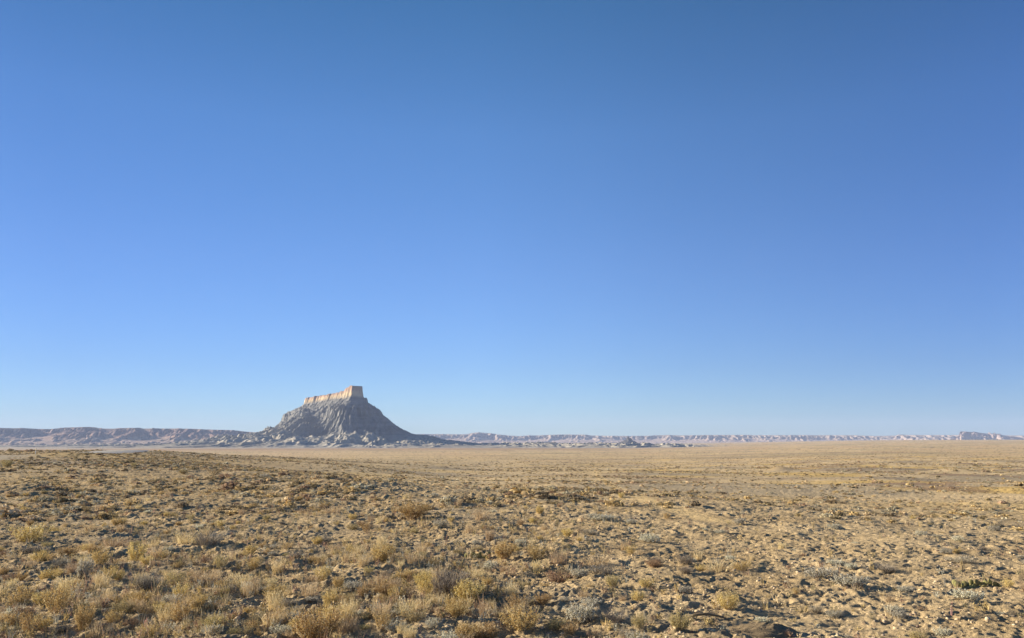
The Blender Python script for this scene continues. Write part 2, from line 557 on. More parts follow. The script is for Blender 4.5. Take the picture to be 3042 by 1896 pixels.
# ------------------------------------------------------------------ GROUND
def pigment(x, y, r):
    """what the soil and its dry cover are coloured like (no light in it)"""
    az = np.arctan2(x, y)
    soil = np.array([.41, .30, .16]); pale = np.array([.52, .39, .215]); grey = np.array([.36, .29, .185])
    gold = np.array([.56, .385, .14]); rust = np.array([.27, .175, .105]); olive = np.array([.36, .29, .16]); dark = np.array([.15, .115, .075])
    tan = np.array([.60, .45, .245])

    def mixc(C, c, k): return C * (1 - k[:, None]) + c[None] * k[:, None]
    C = np.repeat(soil[None], len(x), 0)
    C = mixc(C, pale, sstep(-.2, .5, fbm(x / 1.8, y / 1.8, 3, 101) + .35 * sstep(0, .4, az)))
    C = mixc(C, grey, .55 * sstep(.0, .5, fbm(x / 2.3, y / 2.3, 3, 103) + .1 - .3 * sstep(0, .4, az)))
    mid = sstep(20, 60, r)
    lm = sstep(28, 60, r)
    wl = 1 - sstep(-.42, -.15, az)
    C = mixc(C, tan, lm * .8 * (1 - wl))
    C = mixc(C, np.array([.38, .275, .14]), .6 * wl * sstep(15, 45, r))
    # bands of cover, each several tens of metres
    b1 = fbm(x / 30, y / 26, 4, 107); b2 = fbm(x / 42 + 9, y / 30, 4, 109); b3 = fbm(x / 24, y / 18 + 5, 4, 113)
    rt = sstep(-.05, .35, az)
    C = mixc(C, gold, mid * (.4 + .6 * rt) * .95 * sstep(.0, .22, b1))
    C = mixc(C, grey, mid * .8 * sstep(.04, .24, b2))
    C = mixc(C, rust, mid * (.3 + .7 * rt) * .7 * sstep(.17, .30, b3))
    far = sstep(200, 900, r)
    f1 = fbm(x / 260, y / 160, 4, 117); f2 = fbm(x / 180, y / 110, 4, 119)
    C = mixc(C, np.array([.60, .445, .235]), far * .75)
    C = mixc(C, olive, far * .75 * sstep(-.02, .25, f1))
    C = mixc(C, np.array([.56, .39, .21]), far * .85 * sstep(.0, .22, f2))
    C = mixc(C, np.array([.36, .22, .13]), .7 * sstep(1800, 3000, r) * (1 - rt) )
    # speckle of plants too small to stand as plants beyond sixty metres
    sp = gn(x / 1.7, y / 1.7, 121) + .5 * gn(x / .7, y / .7, 123)
    C = mixc(C, dark, sstep(40, 110, r) * (1 - .8 * sstep(1500, 3000, r)) * .6 * sstep(.25, .7, sp))
    sp2 = gn(x / 7, y / 7, 125) + .5 * gn(x / 3, y / 3, 127)
    C = mixc(C, dark * 1.5, sstep(150, 400, r) * .6 * sstep(.3, .8, sp2 + .2 * f1) * (1 - .5 * far))
    for rb, wd_, a0, a1 in BANDS:
        rr_b = r * (1 + .05 * gn(az * 5, az * 0, 131) + .012 * gn(az * 30, az * 0, 132))
        C = mixc(C, dark * 1.9, .75 * np.exp(-((rr_b - rb) / (wd_ * rb)) ** 2) * sstep(a0 - .05, a0 + .05, az) * (1 - sstep(a1 - .05, a1 + .05, az)) * (.55 + .45 * sstep(-.3, .3, gn(x / 9, y / 9, 133))))
    # pale salt-grey flat at the foot of the badlands
    C = mixc(C, np.array([.39, .335, .255]), .8 * sstep(3150, 3450, r + 120 * gn(az * 40, r * 0, 7)) * (1 - sstep(.15, .3, az)))
    # worn track
    td = track_dist(x, y)
    C = mixc(C, np.array([.66, .48, .23]), .9 * (1 - sstep(.12, .42 + .004 * r, td)))
    # gravel shoulder
    rd = road_dist(x, y)
    C = mixc(C, np.array([.33, .28, .2]), .8 * (1 - sstep(4.5, 7.5, rd)))
    return C


def spot(px, py):
    h = ground_hit(px, py)
    return h


BANDS = []
for px_, py_, w_, a0_, a1_ in [(1800, 1364, .05, -.06, .36), (900, 1363, .03, -.40, -.12), (2500, 1345, .05, .22, .60), (2600, 1392, .04, .30, .60), (2300, 1425, .03, .24, .50)]:
    h_ = ground_hit(px_, py_); BANDS.append((math.hypot(*h_), w_, a0_, a1_))
MOUND_PX = [(2318, 1397, 2.6, 1.0), (2395, 1405, 2.0, .2), (990, 1452, 3.0, .26), (1060, 1462, 2.2, .16), (1170, 1440, 2.0, .2), (870, 1684, .30, .09), (1415, 1607, .5, .09), (1330, 1664, .40, .07), (70, 1470, 1.8, .28), (720, 1440, 2.5, .28), (2660, 1398, 3, .45), (2840, 1402, 3.5, .6), (1400, 1366, 4, .5), (110, 1366, 9, .35), (210, 1362, 9, .4), (30, 1380, 6, .25), (330, 1358, 7, .2), (470, 1352, 9, .2)]
for px, py, mr, mh in MOUND_PX:
    h_ = spot(px, py)
    if h_: MOUND.append((h_[0], h_[1], mr, mh))

A_HALF = radians(39.5)
angs = np.concatenate([np.linspace(-A_HALF, A_HALF, 980), np.linspace(A_HALF, 2 * pi - A_HALF, 100)[1:-1]])


def geom(a_, b_, ratio):
    n = int(math.log(b_ / a_) / math.log(1 + ratio)); return list(np.exp(np.linspace(math.log(a_), math.log(b_), n, endpoint=False)))


rads = np.array(geom(.05, 5.2, .12) + geom(5.2, 34, .0031) + geom(34, 160, .008) + geom(160, 1200, .02) + geom(1200, 16500, .05) + [16500.])
R_, A_ = np.meshgrid(rads, angs, indexing='ij')
gx = (R_ * np.sin(A_)).ravel(); gy = (R_ * np.cos(A_)).ravel(); gr = R_.ravel()
gzv = np.zeros(len(gx)); pig = np.zeros((len(gx), 3))
CH = 200000
for i in range(0, len(gx), CH):
    e = slice(i, i + CH)
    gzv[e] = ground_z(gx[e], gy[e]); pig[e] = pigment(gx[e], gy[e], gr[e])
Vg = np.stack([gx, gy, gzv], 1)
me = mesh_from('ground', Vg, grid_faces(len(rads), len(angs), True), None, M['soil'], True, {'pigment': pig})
link('ground', me, kind='structure', label='tan desert plain of cloddy crusted soil with dry cover')

# ------------------------------------------------------------------ ROAD
tang = np.gradient(ROAD, axis=0); tang /= np.linalg.norm(tang, axis=1)[:, None]
nrm = np.stack([-tang[:, 1], tang[:, 0]], 1)


def strip(offs, dz):
    cols = []
    for o_, z_ in zip(offs, dz):
        p = ROAD + nrm * o_
        zc = terrain(ROAD[:, 0], ROAD[:, 1])
        cols.append(np.stack([p[:, 0], p[:, 1], zc + z_], 1))
    return np.stack(cols, 1).reshape(-1, 3), grid_faces(len(ROAD), len(offs))


V, Fq = strip([-4.2, -3.5, 0, 3.5, 4.2], [-.16, .03, .08, .03, -.16])
link('road', mesh_from('road', V, Fq, None, M['road'], True), kind='structure', label='grey paved road curving over the low rise')
for off in (-.11, .11):
    V, Fq = strip([off - .05, off + .05], [.088, .088])
    link('road_marking', mesh_from('road_marking', V, Fq, None, M['paint']), kind='structure')

# ------------------------------------------------------------------ EROSION


def erode(H, n_batches, bs, steps, rng, mask_lo=None, kc=.9, er=.25, dep=.2, evap=.02):
    ny, nx = H.shape
    H = H.copy(); O = H.copy()
    if mask_lo is not None:
        cand = np.flatnonzero(H.ravel() > mask_lo)
    for _ in range(n_batches):
        if mask_lo is not None:
            c = cand[rng.integers(0, len(cand), bs)]
            X = (c % nx) + rng.uniform(0, 1, bs); Y = (c // nx) + rng.uniform(0, 1, bs)
        else:
            X = rng.uniform(1, nx - 2, bs); Y = rng.uniform(1, ny - 2, bs)
        X = np.clip(X, 1, nx - 2.01); Y = np.clip(Y, 1, ny - 2.01)
        dx = np.zeros(bs); dy = np.zeros(bs); sed = np.zeros(bs); wat = np.ones(bs); spd = np.ones(bs)
        Hf = H.ravel()
        for st in range(steps):
            ix = X.astype(int); iy = Y.astype(int); fx = X - ix; fy = Y - iy
            k = iy * nx + ix
            h00 = Hf[k]; h10 = Hf[k + 1]; h01 = Hf[k + nx]; h11 = Hf[k + nx + 1]
            gxx = (h10 - h00) * (1 - fy) + (h11 - h01) * fy
            gyy = (h01 - h00) * (1 - fx) + (h11 - h10) * fx
            h = h00 * (1 - fx) * (1 - fy) + h10 * fx * (1 - fy) + h01 * (1 - fx) * fy + h11 * fx * fy
            dx = dx * .25 - gxx * .75; dy = dy * .25 - gyy * .75
            L = np.hypot(dx, dy) + 1e-9; dx /= L; dy /= L
            X2 = np.clip(X + dx, 1, nx - 2.01); Y2 = np.clip(Y + dy, 1, ny - 2.01)
            jx = X2.astype(int); jy = Y2.astype(int); ux = X2 - jx; uy = Y2 - jy; q = jy * nx + jx
            h2 = Hf[q] * (1 - ux) * (1 - uy) + Hf[q + 1] * ux * (1 - uy) + Hf[q + nx] * (1 - ux) * uy + Hf[q + nx + 1] * ux * uy
            dh = h2 - h
            cap = np.maximum(-dh, .01) * spd * wat * kc * 4
            over = (sed > cap) | (dh > 0)
            amt = np.where(over, np.where(dh > 0, np.minimum(dh, sed), (sed - cap) * dep), -np.minimum((cap - sed) * er, np.maximum(-dh, 0) * .9))
            sed = sed - amt
            for kk, ww in ((k, (1 - fx) * (1 - fy)), (k + 1, fx * (1 - fy)), (k + nx, (1 - fx) * fy), (k + nx + 1, fx * fy)):
                np.add.at(Hf, kk, amt * ww)
            spd = np.sqrt(np.maximum(spd * spd - dh * 1.0, .05)); spd = np.minimum(spd, 4)
            wat *= 1 - evap
            X, Y = X2, Y2
        H = np.clip(Hf.reshape(ny, nx), O - 7.0, O + 1.6)
    return H


# ------------------------------------------------------------------ BUTTE with its badlands apron
CELL = 4.6
bx = np.arange(-3500, 1750, CELL); by = np.arange(3330, 6300, CELL)
BX, BY = np.meshgrid(bx, by)


def wpt(px, D): return np.array([xslope(px) * D, D])


NA, NB = wpt(1058, 4520), wpt(926, 5230)            # long axis of the cap, near right end to far left end
ax = NB - NA; LA = np.linalg.norm(ax); ax = ax / LA
rx = BX - NA[0]; ry = BY - NA[1]
tA = rx * ax[0] + ry * ax[1]                         # along the axis
sA = rx * ax[1] - ry * ax[0]                         # across: + is towards right/back
tc_ = np.clip(tA, 0, LA)
ex = rx - tc_ * ax[0]; ey = ry - tc_ * ax[1]
dist = np.hypot(ex, ey)
rad = 31 + 10 * np.clip(1 - tc_ / 300, 0, 1)
th = np.arctan2(ey, ex)
# perimeter coordinate, continuous round the capsule
side = np.sign(sA)
endang = np.where(tA < 0, np.arctan2(-tA, np.abs(sA)), np.where(tA > LA, -np.arctan2(tA - LA, np.abs(sA)), 0))
per = side * (tc_ * 1.0 - endang * 150 - 0)          # metres around at ~150 m from the core
Q1, Q2 = wpt(1041, 4500), wpt(1072, 4540)
Q4 = wpt(905, 5235); Q3 = Q4 + (Q2 - Q1) * .75
poly = [Q1, Q2, Q3, Q4]
dmin = np.full(BX.shape, 1e9); ins = np.ones(BX.shape, bool)
for i in range(4):
    p_, q_ = poly[i], poly[(i + 1) % 4]; v_ = q_ - p_
    t_ = np.clip(((BX - p_[0]) * v_[0] + (BY - p_[1]) * v_[1]) / (v_ @ v_), 0, 1)
    dmin = np.minimum(dmin, np.hypot(BX - p_[0] - t_ * v_[0], BY - p_[1] - t_ * v_[1]))
    ins &= (v_[0] * (BY - p_[1]) - v_[1] * (BX - p_[0])) > 0
dpoly = np.where(ins, -dmin, dmin)
d = np.where(dist < 200, dpoly, dpoly)
facew = sstep(0, 45, tA); HN = per * 0 + 2
capn = (11 * gn(per / 19, per * 0, 201) + 9 * gn(per / 47, per * 0 + 3, 203)) * facew + (5.5 * gn(per / 9, per * 0 + 5, 205) + 4 * gn(per / 23, HN, 206)) * (.5 + .5 * facew)
# block at the near end stands square: widen a little
dd = d + capn
u = np.clip(tc_ / LA, 0, 1)
topz = np.interp(tc_, [0, 44, 60, 95, 130, 200, 420, LA], [322, 322, 309, 303, 299, 296, 292, 290])
topz = topz + np.where(u > .09, 9 * gn(per / 22, BX * 0 + 1, 207) + 5 * gn(per / 9, BX * 0 + 2, 208), 0) * .8
# ragged pinnacles just left of the block
pin = np.clip(gn(tc_ / 10, sA / 80, 209) * 1.6, 0, 1)
topz = topz + 22 * pin * np.exp(-((tc_ - 95) / 45) ** 2)
topz = np.where(tc_ > 46, np.minimum(topz, 317), topz)
basez = np.interp(tc_, [0, 80, 200, 500, LA], [236, 236, 236, 238, 242])
prof = np.interp(d, [-100, 0, 15, 60, 118, 126, 134, 200, 300, 400, 520, 650, 800, 1100, 1600],
                 [0, 0, 5, 34, 78, 84, 104, 147, 201, 222, 238, 249, 256, 262, 275])
pxs = BX / np.maximum(BY, 1) / cos(PITCH) * F0 + W0 / 2
frontk = (BY < 5150 + 0 * BX) * sstep(50, 130, d)
pr = 46 * np.exp(-((pxs - 893) / 30) ** 2) - 60 * np.exp(-((pxs - 960) / 34) ** 2) + 30 * np.exp(-((pxs - 1030) / 24) ** 2) - 22 * np.exp(-((pxs - 1072) / 16) ** 2)
dw = d - pr * frontk * (1 - .5 * sstep(300, 500, d)) + 34 * gn(BX / 160, BY / 160, 211) * sstep(150, 300, d)
fs = .86 + .20 * sstep(960, 880, pxs) * 0 + .20 * (1 - sstep(840, 930, pxs))
prof = np.interp(dw / fs, [-100, 0, 25, 60, 110, 138, 145, 187, 238, 295, 325, 390, 490, 595, 800, 1100, 1600],
                 [0, 0, 6, 24, 49, 65, 85, 110, 144, 178, 197, 209, 219, 236, 256, 262, 275])
rt_ = sstep(-10, 40, sA)
basez = np.interp(tc_, [0, 60, 150, 300, LA], [247, 257, 263, 267, 259]) * (1 - rt_) + 242 * rt_
slope = 242 - prof + (basez - 242) * (1 - sstep(0, 60, d))
# spurs: big ones lower down, ribs higher up
warp = 20 * gn(BX / 220, BY / 220, 213)
pn = per * (1 + d / 900)
pw = per + warp
def rdg(v): return np.clip(np.abs(v) * 1.9, 0, 1)            # 0 on a crest, 1 in a gully
fan = 1 / (1 + np.maximum(d, 0) / 700)
sp1 = rdg(gn(pw * fan / 105, d / 900, 215)); sp2 = rdg(gn(pw * fan / 38 + .25 * gn(BX / 110, BY / 110, 216), d / 600, 217)); sp3 = rdg(gn(pw * fan / 15 + .2 * gn(BX / 60, BY / 60, 218), d / 330, 219))
amp1 = 88 * sstep(60, 240, d) * (1 - .8 * sstep(330, 560, d)); amp2 = 30 * sstep(8, 90, d) * (1 - .6 * sstep(330, 520, d)); amp3 = 13 * sstep(2, 30, d) * (1 - .5 * sstep(300, 500, d))
shield = 1 - .8 * sstep(-10, 170, sA + 20 * gn(BX / 80, BY / 80, 220))
slope = slope + ((.30 - sp1) * amp1 + (.28 - sp2) * amp2 + (.25 - sp3) * amp3) * shield
H = slope
# apron hummocks
BASE = -26.0
ap = sstep(230, 430, d) * (1 - .5 * rt_) * (1 - sstep(560, 1000, d + 120 * gn(BX / 300, BY / 300, 221)))
wxb = BX + 60 * gn(BX / 130, BY / 130, 227) + 18 * gn(BX / 45, BY / 45, 229); wyb = BY + 60 * gn(BX / 130, BY / 130, 228)
def rmf(x, y, w, sd):
    out = 0; wt = 1.0; a_ = 1.0
    for o_ in range(4):
        n_ = 1 - np.clip(np.abs(gn(x / w, y / (w * 1.7), sd + o_)) * 1.7, 0, 1)
        n_ = n_ * (.35 + .65 * wt); out = out + n_ * a_; wt = np.clip(n_ * 1.3, 0, 1); a_ *= .42; w *= .45
    return out / 1.7
rg = rmf(wxb, wyb, 98, 223); rg2 = rg
H = H + ap * (38 * rg - 16)
# low badlands running out left and right of the butte
along_band = np.exp(-((BY - (4750 - .55 * np.clip(BX + 600, 0, 1400))) / (520 + .1 * np.clip(BX + 600, 0, 1500))) ** 2)
band = along_band * (sstep(-3500, -2300, BX) * .8 + .2) * (1 - .9 * sstep(650, 1300, BX + 120 * gn(BX / 200, BY / 200, 235)))
low = BASE - 3 + band * (-2 + (22 + 10 * sstep(-1500, -400, BX)) * rg + 7 * gn(BX / 260, BY / 200, 231))
# a knob on the left shoulder and a tail on the right
kx, ky = wpt(785, 4900)
knob = 52 * np.exp(-(((BX - kx) / 80) ** 2 + ((BY - ky) / 120) ** 2))
H = np.maximum(H, low)
H = H + knob * sstep(200, 300, d)
front = BY - 3420 - 60 * gn(BX / 260, BX * 0, 233) - 40 * gn(BX / 70, BX * 0, 234)
edge = sstep(0, 260, front) * (1 - sstep(5900, 6280, BY))
gap = BASE - 8
H = gap + (H - gap) * edge
H0_ = H.copy()
rr_ = np.random.default_rng(3)
Hc = erode(H / CELL, 14, 7000, 44, rr_, (BASE + 4) / CELL, kc=.8, er=.22) * CELL
Hc = Hc + (1.2 * fbm(BX / 22, BY / 22, 3, 241)) * sstep(BASE, BASE + 10, Hc)
# cap rock is put on after the weathering so that its walls stay sheer
batter = 9 + 24 * sstep(5, 30, (BX - Q2[0]) + .7 * (BY - Q2[1]) * 0) * (tA < 160)
wallk = np.clip(1 - dd / batter, 0, 1) ** 1.0
cliff_base = basez - 2
capH = cliff_base + (topz - cliff_base) * wallk
Hc2 = np.where(dd < batter, np.maximum(capH, Hc), Hc)
# steep rubble foot under the near block
foot = (basez + 26 * np.exp(-(tc_ / 60) ** 2)) - np.maximum(dd - 4, 0) * 1.7
Hc2 = np.maximum(Hc2, np.where(dd < 60, foot, -99))
capmask = sstep(0, 1, (16 - dd) / 12.0) * sstep(-14, 2, Hc2 - basez)
rise = np.clip((Hc2 - basez) / np.maximum(topz - basez, 1), 0, 1.2)
HB = Hc2
print('butte height', HB.max())
Fb = grid_faces(len(by), len(bx))
Vb = np.stack([BX.ravel(), BY.ravel(), HB.ravel()], 1)
fc = Fb[:, 0]
is_butte = ((d.ravel()[fc] < 640) & (HB.ravel()[fc] > BASE - 5))


def sub_mesh(name, V, F, mat, attrs):
    used = np.unique(F); mp = np.full(len(V), -1); mp[used] = np.arange(len(used))
    return mesh_from(name, V[used], mp[F], None, mat, True, {k: v.ravel()[used] for k, v in attrs.items()})


att = {'cap': capmask, 'caprise': rise, 'apron': sstep(230, 400, d)}
keep = Fb[HB.ravel()[fc] > BASE - 7.9]
isb = (d.ravel()[keep[:, 0]] < 640)
link('butte', sub_mesh('butte', Vb, keep[isb], M['shale'], att), kind='structure', cat='butte',
     label='steep grey butte with a sunlit tan cliff cap standing alone on the plain')
link('badland_hills', sub_mesh('badland_hills', Vb, keep[~isb], M['badland'], att), kind='structure', cat='hills',
     label='low gullied pale grey badland hills spreading round the foot of the butte')


# ------------------------------------------------------------------ FAR RANGES
def far_range(name, mat, sil, D, px0, px1, base_py, cellx, celly, depth0, depth1, seed, jag, label, rib=1.0, meander=330, talus=620, cliff=.32, cat='plateau', er=16, foot=1.0):
    """an escarpment following the skyline SIL (px, py); D metres off, running back DEPTH1"""
    X = np.arange(xslope(px0) * D, xslope(px1) * D, cellx)
    Y = np.arange(D - depth0, D + depth1, celly)
    XX, YY = np.meshgrid(X, Y)
    px = XX / np.maximum(YY, 1) / cos(PITCH) * F0 + W0 / 2
    top = EYE + D * np.interp(px, [p[0] for p in sil], [zslope(p[0], p[1]) for p in sil])
    bz = EYE + (D - depth0) * zslope(W0 / 2, base_py) - 12
    top = top + jag * (1 + 4 * np.exp(-((px - 1450) / 90) ** 2)) * fbm(XX / 200, YY / 260, 4, seed + 1)
    wx = XX + 160 * gn(XX / 500, YY / 400, seed + 12)
    m = meander * .75 * gn(wx / 1100, YY / 1600, seed + 2) + meander * .6 * (1 - 2 * np.abs(gn(wx / 520, YY / 700, seed + 3))) + meander * .22 * gn(wx / 190, YY / 300, seed + 4)
    e = YY - D + m + .45 * meander
    t = np.clip(-e / talus, 0, 1)
    # tiers: cap cliff, slope, second cliff, apron
    P = np.interp(t, [0, .02, .13, .155, .30, .6, 1], [1, 1 - cliff, .74 - .4 * cliff, .62 - .5 * cliff, .38, .15, 0])
    Hh = bz + (top - bz) * P
    ribs = np.abs(gn(wx / 190 + .8 * gn(XX / 150, YY / 150, seed + 8), YY / 330, seed + 5)); ribs2 = np.abs(gn(wx / 70 + .5 * gn(XX / 90, YY / 90, seed + 9), YY / 150, seed + 6))
    hgt = np.maximum(top - bz, 10)
    Hh = Hh - (ribs * .30 + ribs2 * .16) * rib * hgt * np.sin(np.clip(t * 1.15, 0, 1) * pi) ** .7 * 1.15
    kn = 1 - 2 * np.abs(gn(XX / 210, YY / 260, seed + 7))
    Hh = Hh + foot * .17 * hgt * np.clip(kn, -.2, 1) * sstep(.35, .7, t) * (1 - sstep(.9, 1, t))
    Hh = np.where(e > 0, np.maximum(Hh, top - .00002 * e * hgt), Hh)
    c = celly
    Hh = erode(Hh / c, er, 5000, 34, np.random.default_rng(seed), (bz + 8) / c, kc=.7, er=.2) * c
    capm = sstep(.26, .05, t) if False else (1 - sstep(.10, .26, t))
    V = np.stack([XX.ravel(), YY.ravel(), Hh.ravel()], 1)
    # close the far side down to the plain
    me = mesh_from(name, V, grid_faces(len(Y), len(X)), None, mat, True, {'cap': capm.ravel(), 'caprise': np.clip((Hh - bz) / hgt, 0, 1.1).ravel()})
    return link(name, me, kind='structure', cat=cat, label=label)


far_range('plateau', M['range_a'], [(-300, 1272), (-80, 1274), (0, 1273), (60, 1273), (115, 1274), (135, 1276), (155, 1273), (180, 1270), (240, 1269.5), (285, 1269.5), (292, 1273), (297, 1269), (302, 1274), (330, 1276), (342, 1272), (420, 1271.5), (422, 1274), (448, 1273), (452, 1271), (456, 1273), (530, 1272.5), (545, 1275), (600, 1275.5), (700, 1279), (760, 1285), (900, 1292), (1000, 1300)],
          7600, -330, 1010, 1325, 11, 13, 1750, 260, 250, 5, 'long flat-topped mauve plateau with shadowed alcoves, left of the butte', meander=260, talus=1250, cliff=.16, er=14, rib=.8)
far_range('cliff_range', M['range_b'], [(1180, 1296), (1240, 1290), (1300, 1290), (1350, 1290), (1375, 1292), (1400, 1287), (1425, 1284), (1440, 1287), (1465, 1288), (1480, 1291), (1500, 1294), (1540, 1296), (1565, 1294), (1575, 1292.5), (1585, 1295), (1620, 1292), (1690, 1291), (1745, 1291.5), (1755, 1294), (1830, 1295), (1920, 1295), (1940, 1293.5), (1990, 1292), (1995, 1293.5), (2100, 1293), (2220, 1292), (2235, 1293), (2400, 1293), (2550, 1293.5), (2610, 1295), (2660, 1295), (2670, 1291), (2685, 1291.5), (2700, 1293), (2850, 1292.5), (2900, 1293), (3042, 1294), (3400, 1293)],
          12500, 1150, 3170, 1321, 15, 18, 1900, 320, 500, 4, 'long line of pale pink cliffs and gullied slopes along the horizon, right of the butte', meander=280, talus=1250, cliff=.2, cat='cliffs', er=20, rib=.5)
far_range('mesa', M['mesa'], [(2800, 1312), (2835, 1302), (2851, 1293), (2854, 1282), (2870, 1281), (2885, 1283), (2898, 1282), (2915, 1286), (2935, 1288), (2945, 1287), (2962, 1289), (2972, 1288), (2980, 1293), (3010, 1297), (3040, 1303), (3070, 1312)],
          11200, 2790, 3080, 1312, 9, 12, 560, 260, 700, 3, 'blocky pale mesa with a notched top rising above the cliff line', meander=120, talus=420, cliff=.4, cat='mesa', er=5, foot=.4)

# small dark hill with a leaning pinnacle, far out on the plain
sx, sy = wpt(1868, 7300)
X = np.arange(sx - 330, sx + 420, 6.0); Y = np.arange(sy - 220, sy + 260, 7.0)
XX, YY = np.meshgrid(X, Y)
qx = XX - sx; qy = YY - sy
Hs = -31 + 42 * np.exp(-((qx / 62) ** 2 + (qy / 60) ** 2)) + 16 * np.exp(-(((qx + 60) / 110) ** 2 + (qy / 90) ** 2)) + 9 * np.exp(-(((qx - 110) / 90) ** 2 + ((qy + 30) / 70) ** 2))
Hs = Hs + 30 * np.clip(1 - np.hypot(qx + 6, qy) / 13, 0, 1) ** .5 + 14 * np.clip(1 - np.hypot(qx - 22, qy) / 12, 0, 1) ** .5
Hs = Hs + 6 * fbm(XX / 35, YY / 35, 4, 301) * sstep(-30, -15, Hs) + 5 * (1 - 2 * np.abs(gn(XX / 30, YY / 50, 303))) * sstep(-26, -5, Hs)
link('spire_hill', mesh_from('spire_hill', np.stack([XX.ravel(), YY.ravel(), Hs.ravel()], 1), grid_faces(len(Y), len(X)), None, M['spire'], True),
     kind='structure', cat='hill', label='small dark hill topped by a thin rock pinnacle in front of the pale cliffs')

#PLANTS-BEGIN
# ------------------------------------------------------------------ PLANTS AND SMALL THINGS
def fit(parts, hgt):
    """bring a plant to one metre across and its unit height, ignoring a few stray sprays"""
    V = np.concatenate([q.arr()[0] for q in parts])
    fr = .5 / np.percentile(np.hypot(V[:, 0], V[:, 1]), 96); fz = hgt / np.percentile(V[:, 2], 97)
    for q in parts:
        for v in q.V: v[:, :2] *= fr; v[:, 2] *= fz


def two(name_a, a, ma, name_b, b, mb):
    fit((a, b), .36 if mb == 'silver_leaf' else .5)
    return ((name_a, a.mesh(name_a, M[ma])), (name_b, b.mesh(name_b, M[mb])))


def variants(kind):
    out = []
    for i in range(5):
        if kind in ('gold', 'olive', 'rust'):
            a, b = gold_bush(100 + i * 7 + len(kind), 1, .5, n=[70, 52, 84, 40, 60][i], dense=[1, .8, 1.1, .8, 1][i], flat=[.5, .3, .7, .4, .9][i])
            out.append(two('stems', a, 'gold_stem' if kind != 'olive' else 'twig', 'foliage', b, {'gold': 'gold_leaf', 'olive': 'olive_leaf', 'rust': 'rust_leaf'}[kind]))
        elif kind == 'silver':
            a, b = silver_shrub(300 + i, 1, .36, [70, 52, 84, 46, 60][i]); out.append(two('branches', a, 'dark_twig', 'foliage', b, 'silver_leaf'))
        elif kind == 'twig':
            a, b = twig_shrub(400 + i, 1, .5, [120, 90, 150, 80, 110][i]); out.append(two('branches', a, 'dark_twig', 'twigs', b, 'twig'))
        elif kind == 'straw':
            t = grass(500 + i, 1, 1, [190, 140, 240, 110, 160][i], wd=.017, lean=[.3, .5, .35, .6, .4][i]); out.append((('blades', t.mesh('blades', M['straw'])),))
        elif kind == 'greygrass':
            t = grass(600 + i, 1, 1, 420, base=.34, lean=.75, wd=.009, heads=False); out.append((('blades', t.mesh('blades', M['twig'])),)); break
        elif kind == 'pink':
            t = grass(700 + i, 1, 1, [5, 3, 7, 4, 6][i], base=.2, lean=.2, wd=.045, heads=True); out.append((('stalks', t.mesh('stalks', M['pink'])),))
    return out


UNIT_H = dict(gold=.5, olive=.5, rust=.5, silver=.36, twig=.5, straw=1.0, greygrass=1.0, pink=1.0)
NAME = dict(gold='golden_bush', olive='olive_bush', rust='brown_bush', silver='silver_shrub', twig='twiggy_shrub', straw='grass_tuft', greygrass='grass_clump', pink='pink_stalks')
CAT = dict(gold='bush', olive='bush', rust='bush', silver='shrub', twig='shrub', straw='grass tuft', greygrass='grass clump', pink='wildflower')
NOUN = dict(gold='golden bush', olive='olive bush', rust='rusty brown bush', silver='silvery shrub', twig='bare twiggy shrub', straw='straw grass tuft', pink='pinkish dry stalks')
GROUP = dict(gold='golden bushes dotting the near soil', olive='olive bushes dotting the near soil', rust='brown bushes dotting the near soil', silver='silvery shrubs dotting the near soil',
             twig='bare twiggy shrubs in the near soil', straw='straw coloured grass tufts', pink='pinkish dry stalks', greygrass='grey grass clumps')
VAR = {k: variants(k) for k in UNIT_H}


def plant(kind, x, y, wid, hei, rng, label, simple=False, sink=.01):
    vs = VAR[kind]; v = vs[rng.integers(0, len(vs))]
    z = gz(x, y) - sink
    if len(v) == 1:
        o = link(NAME[kind], v[0][1])
    else:
        o = link(NAME[kind], None)
        for n_, me_ in v: link(n_, me_, parent=o)
    o.location = (x, y, z); o.rotation_euler = (rng.normal(0, .05), rng.normal(0, .05), rng.uniform(0, 2 * pi))
    sxy = wid; o.scale = (sxy, sxy * rng.uniform(.85, 1.1), hei / UNIT_H[kind])
    o['label'] = label; o['category'] = CAT[kind]; o['group'] = GROUP[kind]
    return o


prng = np.random.default_rng(77)
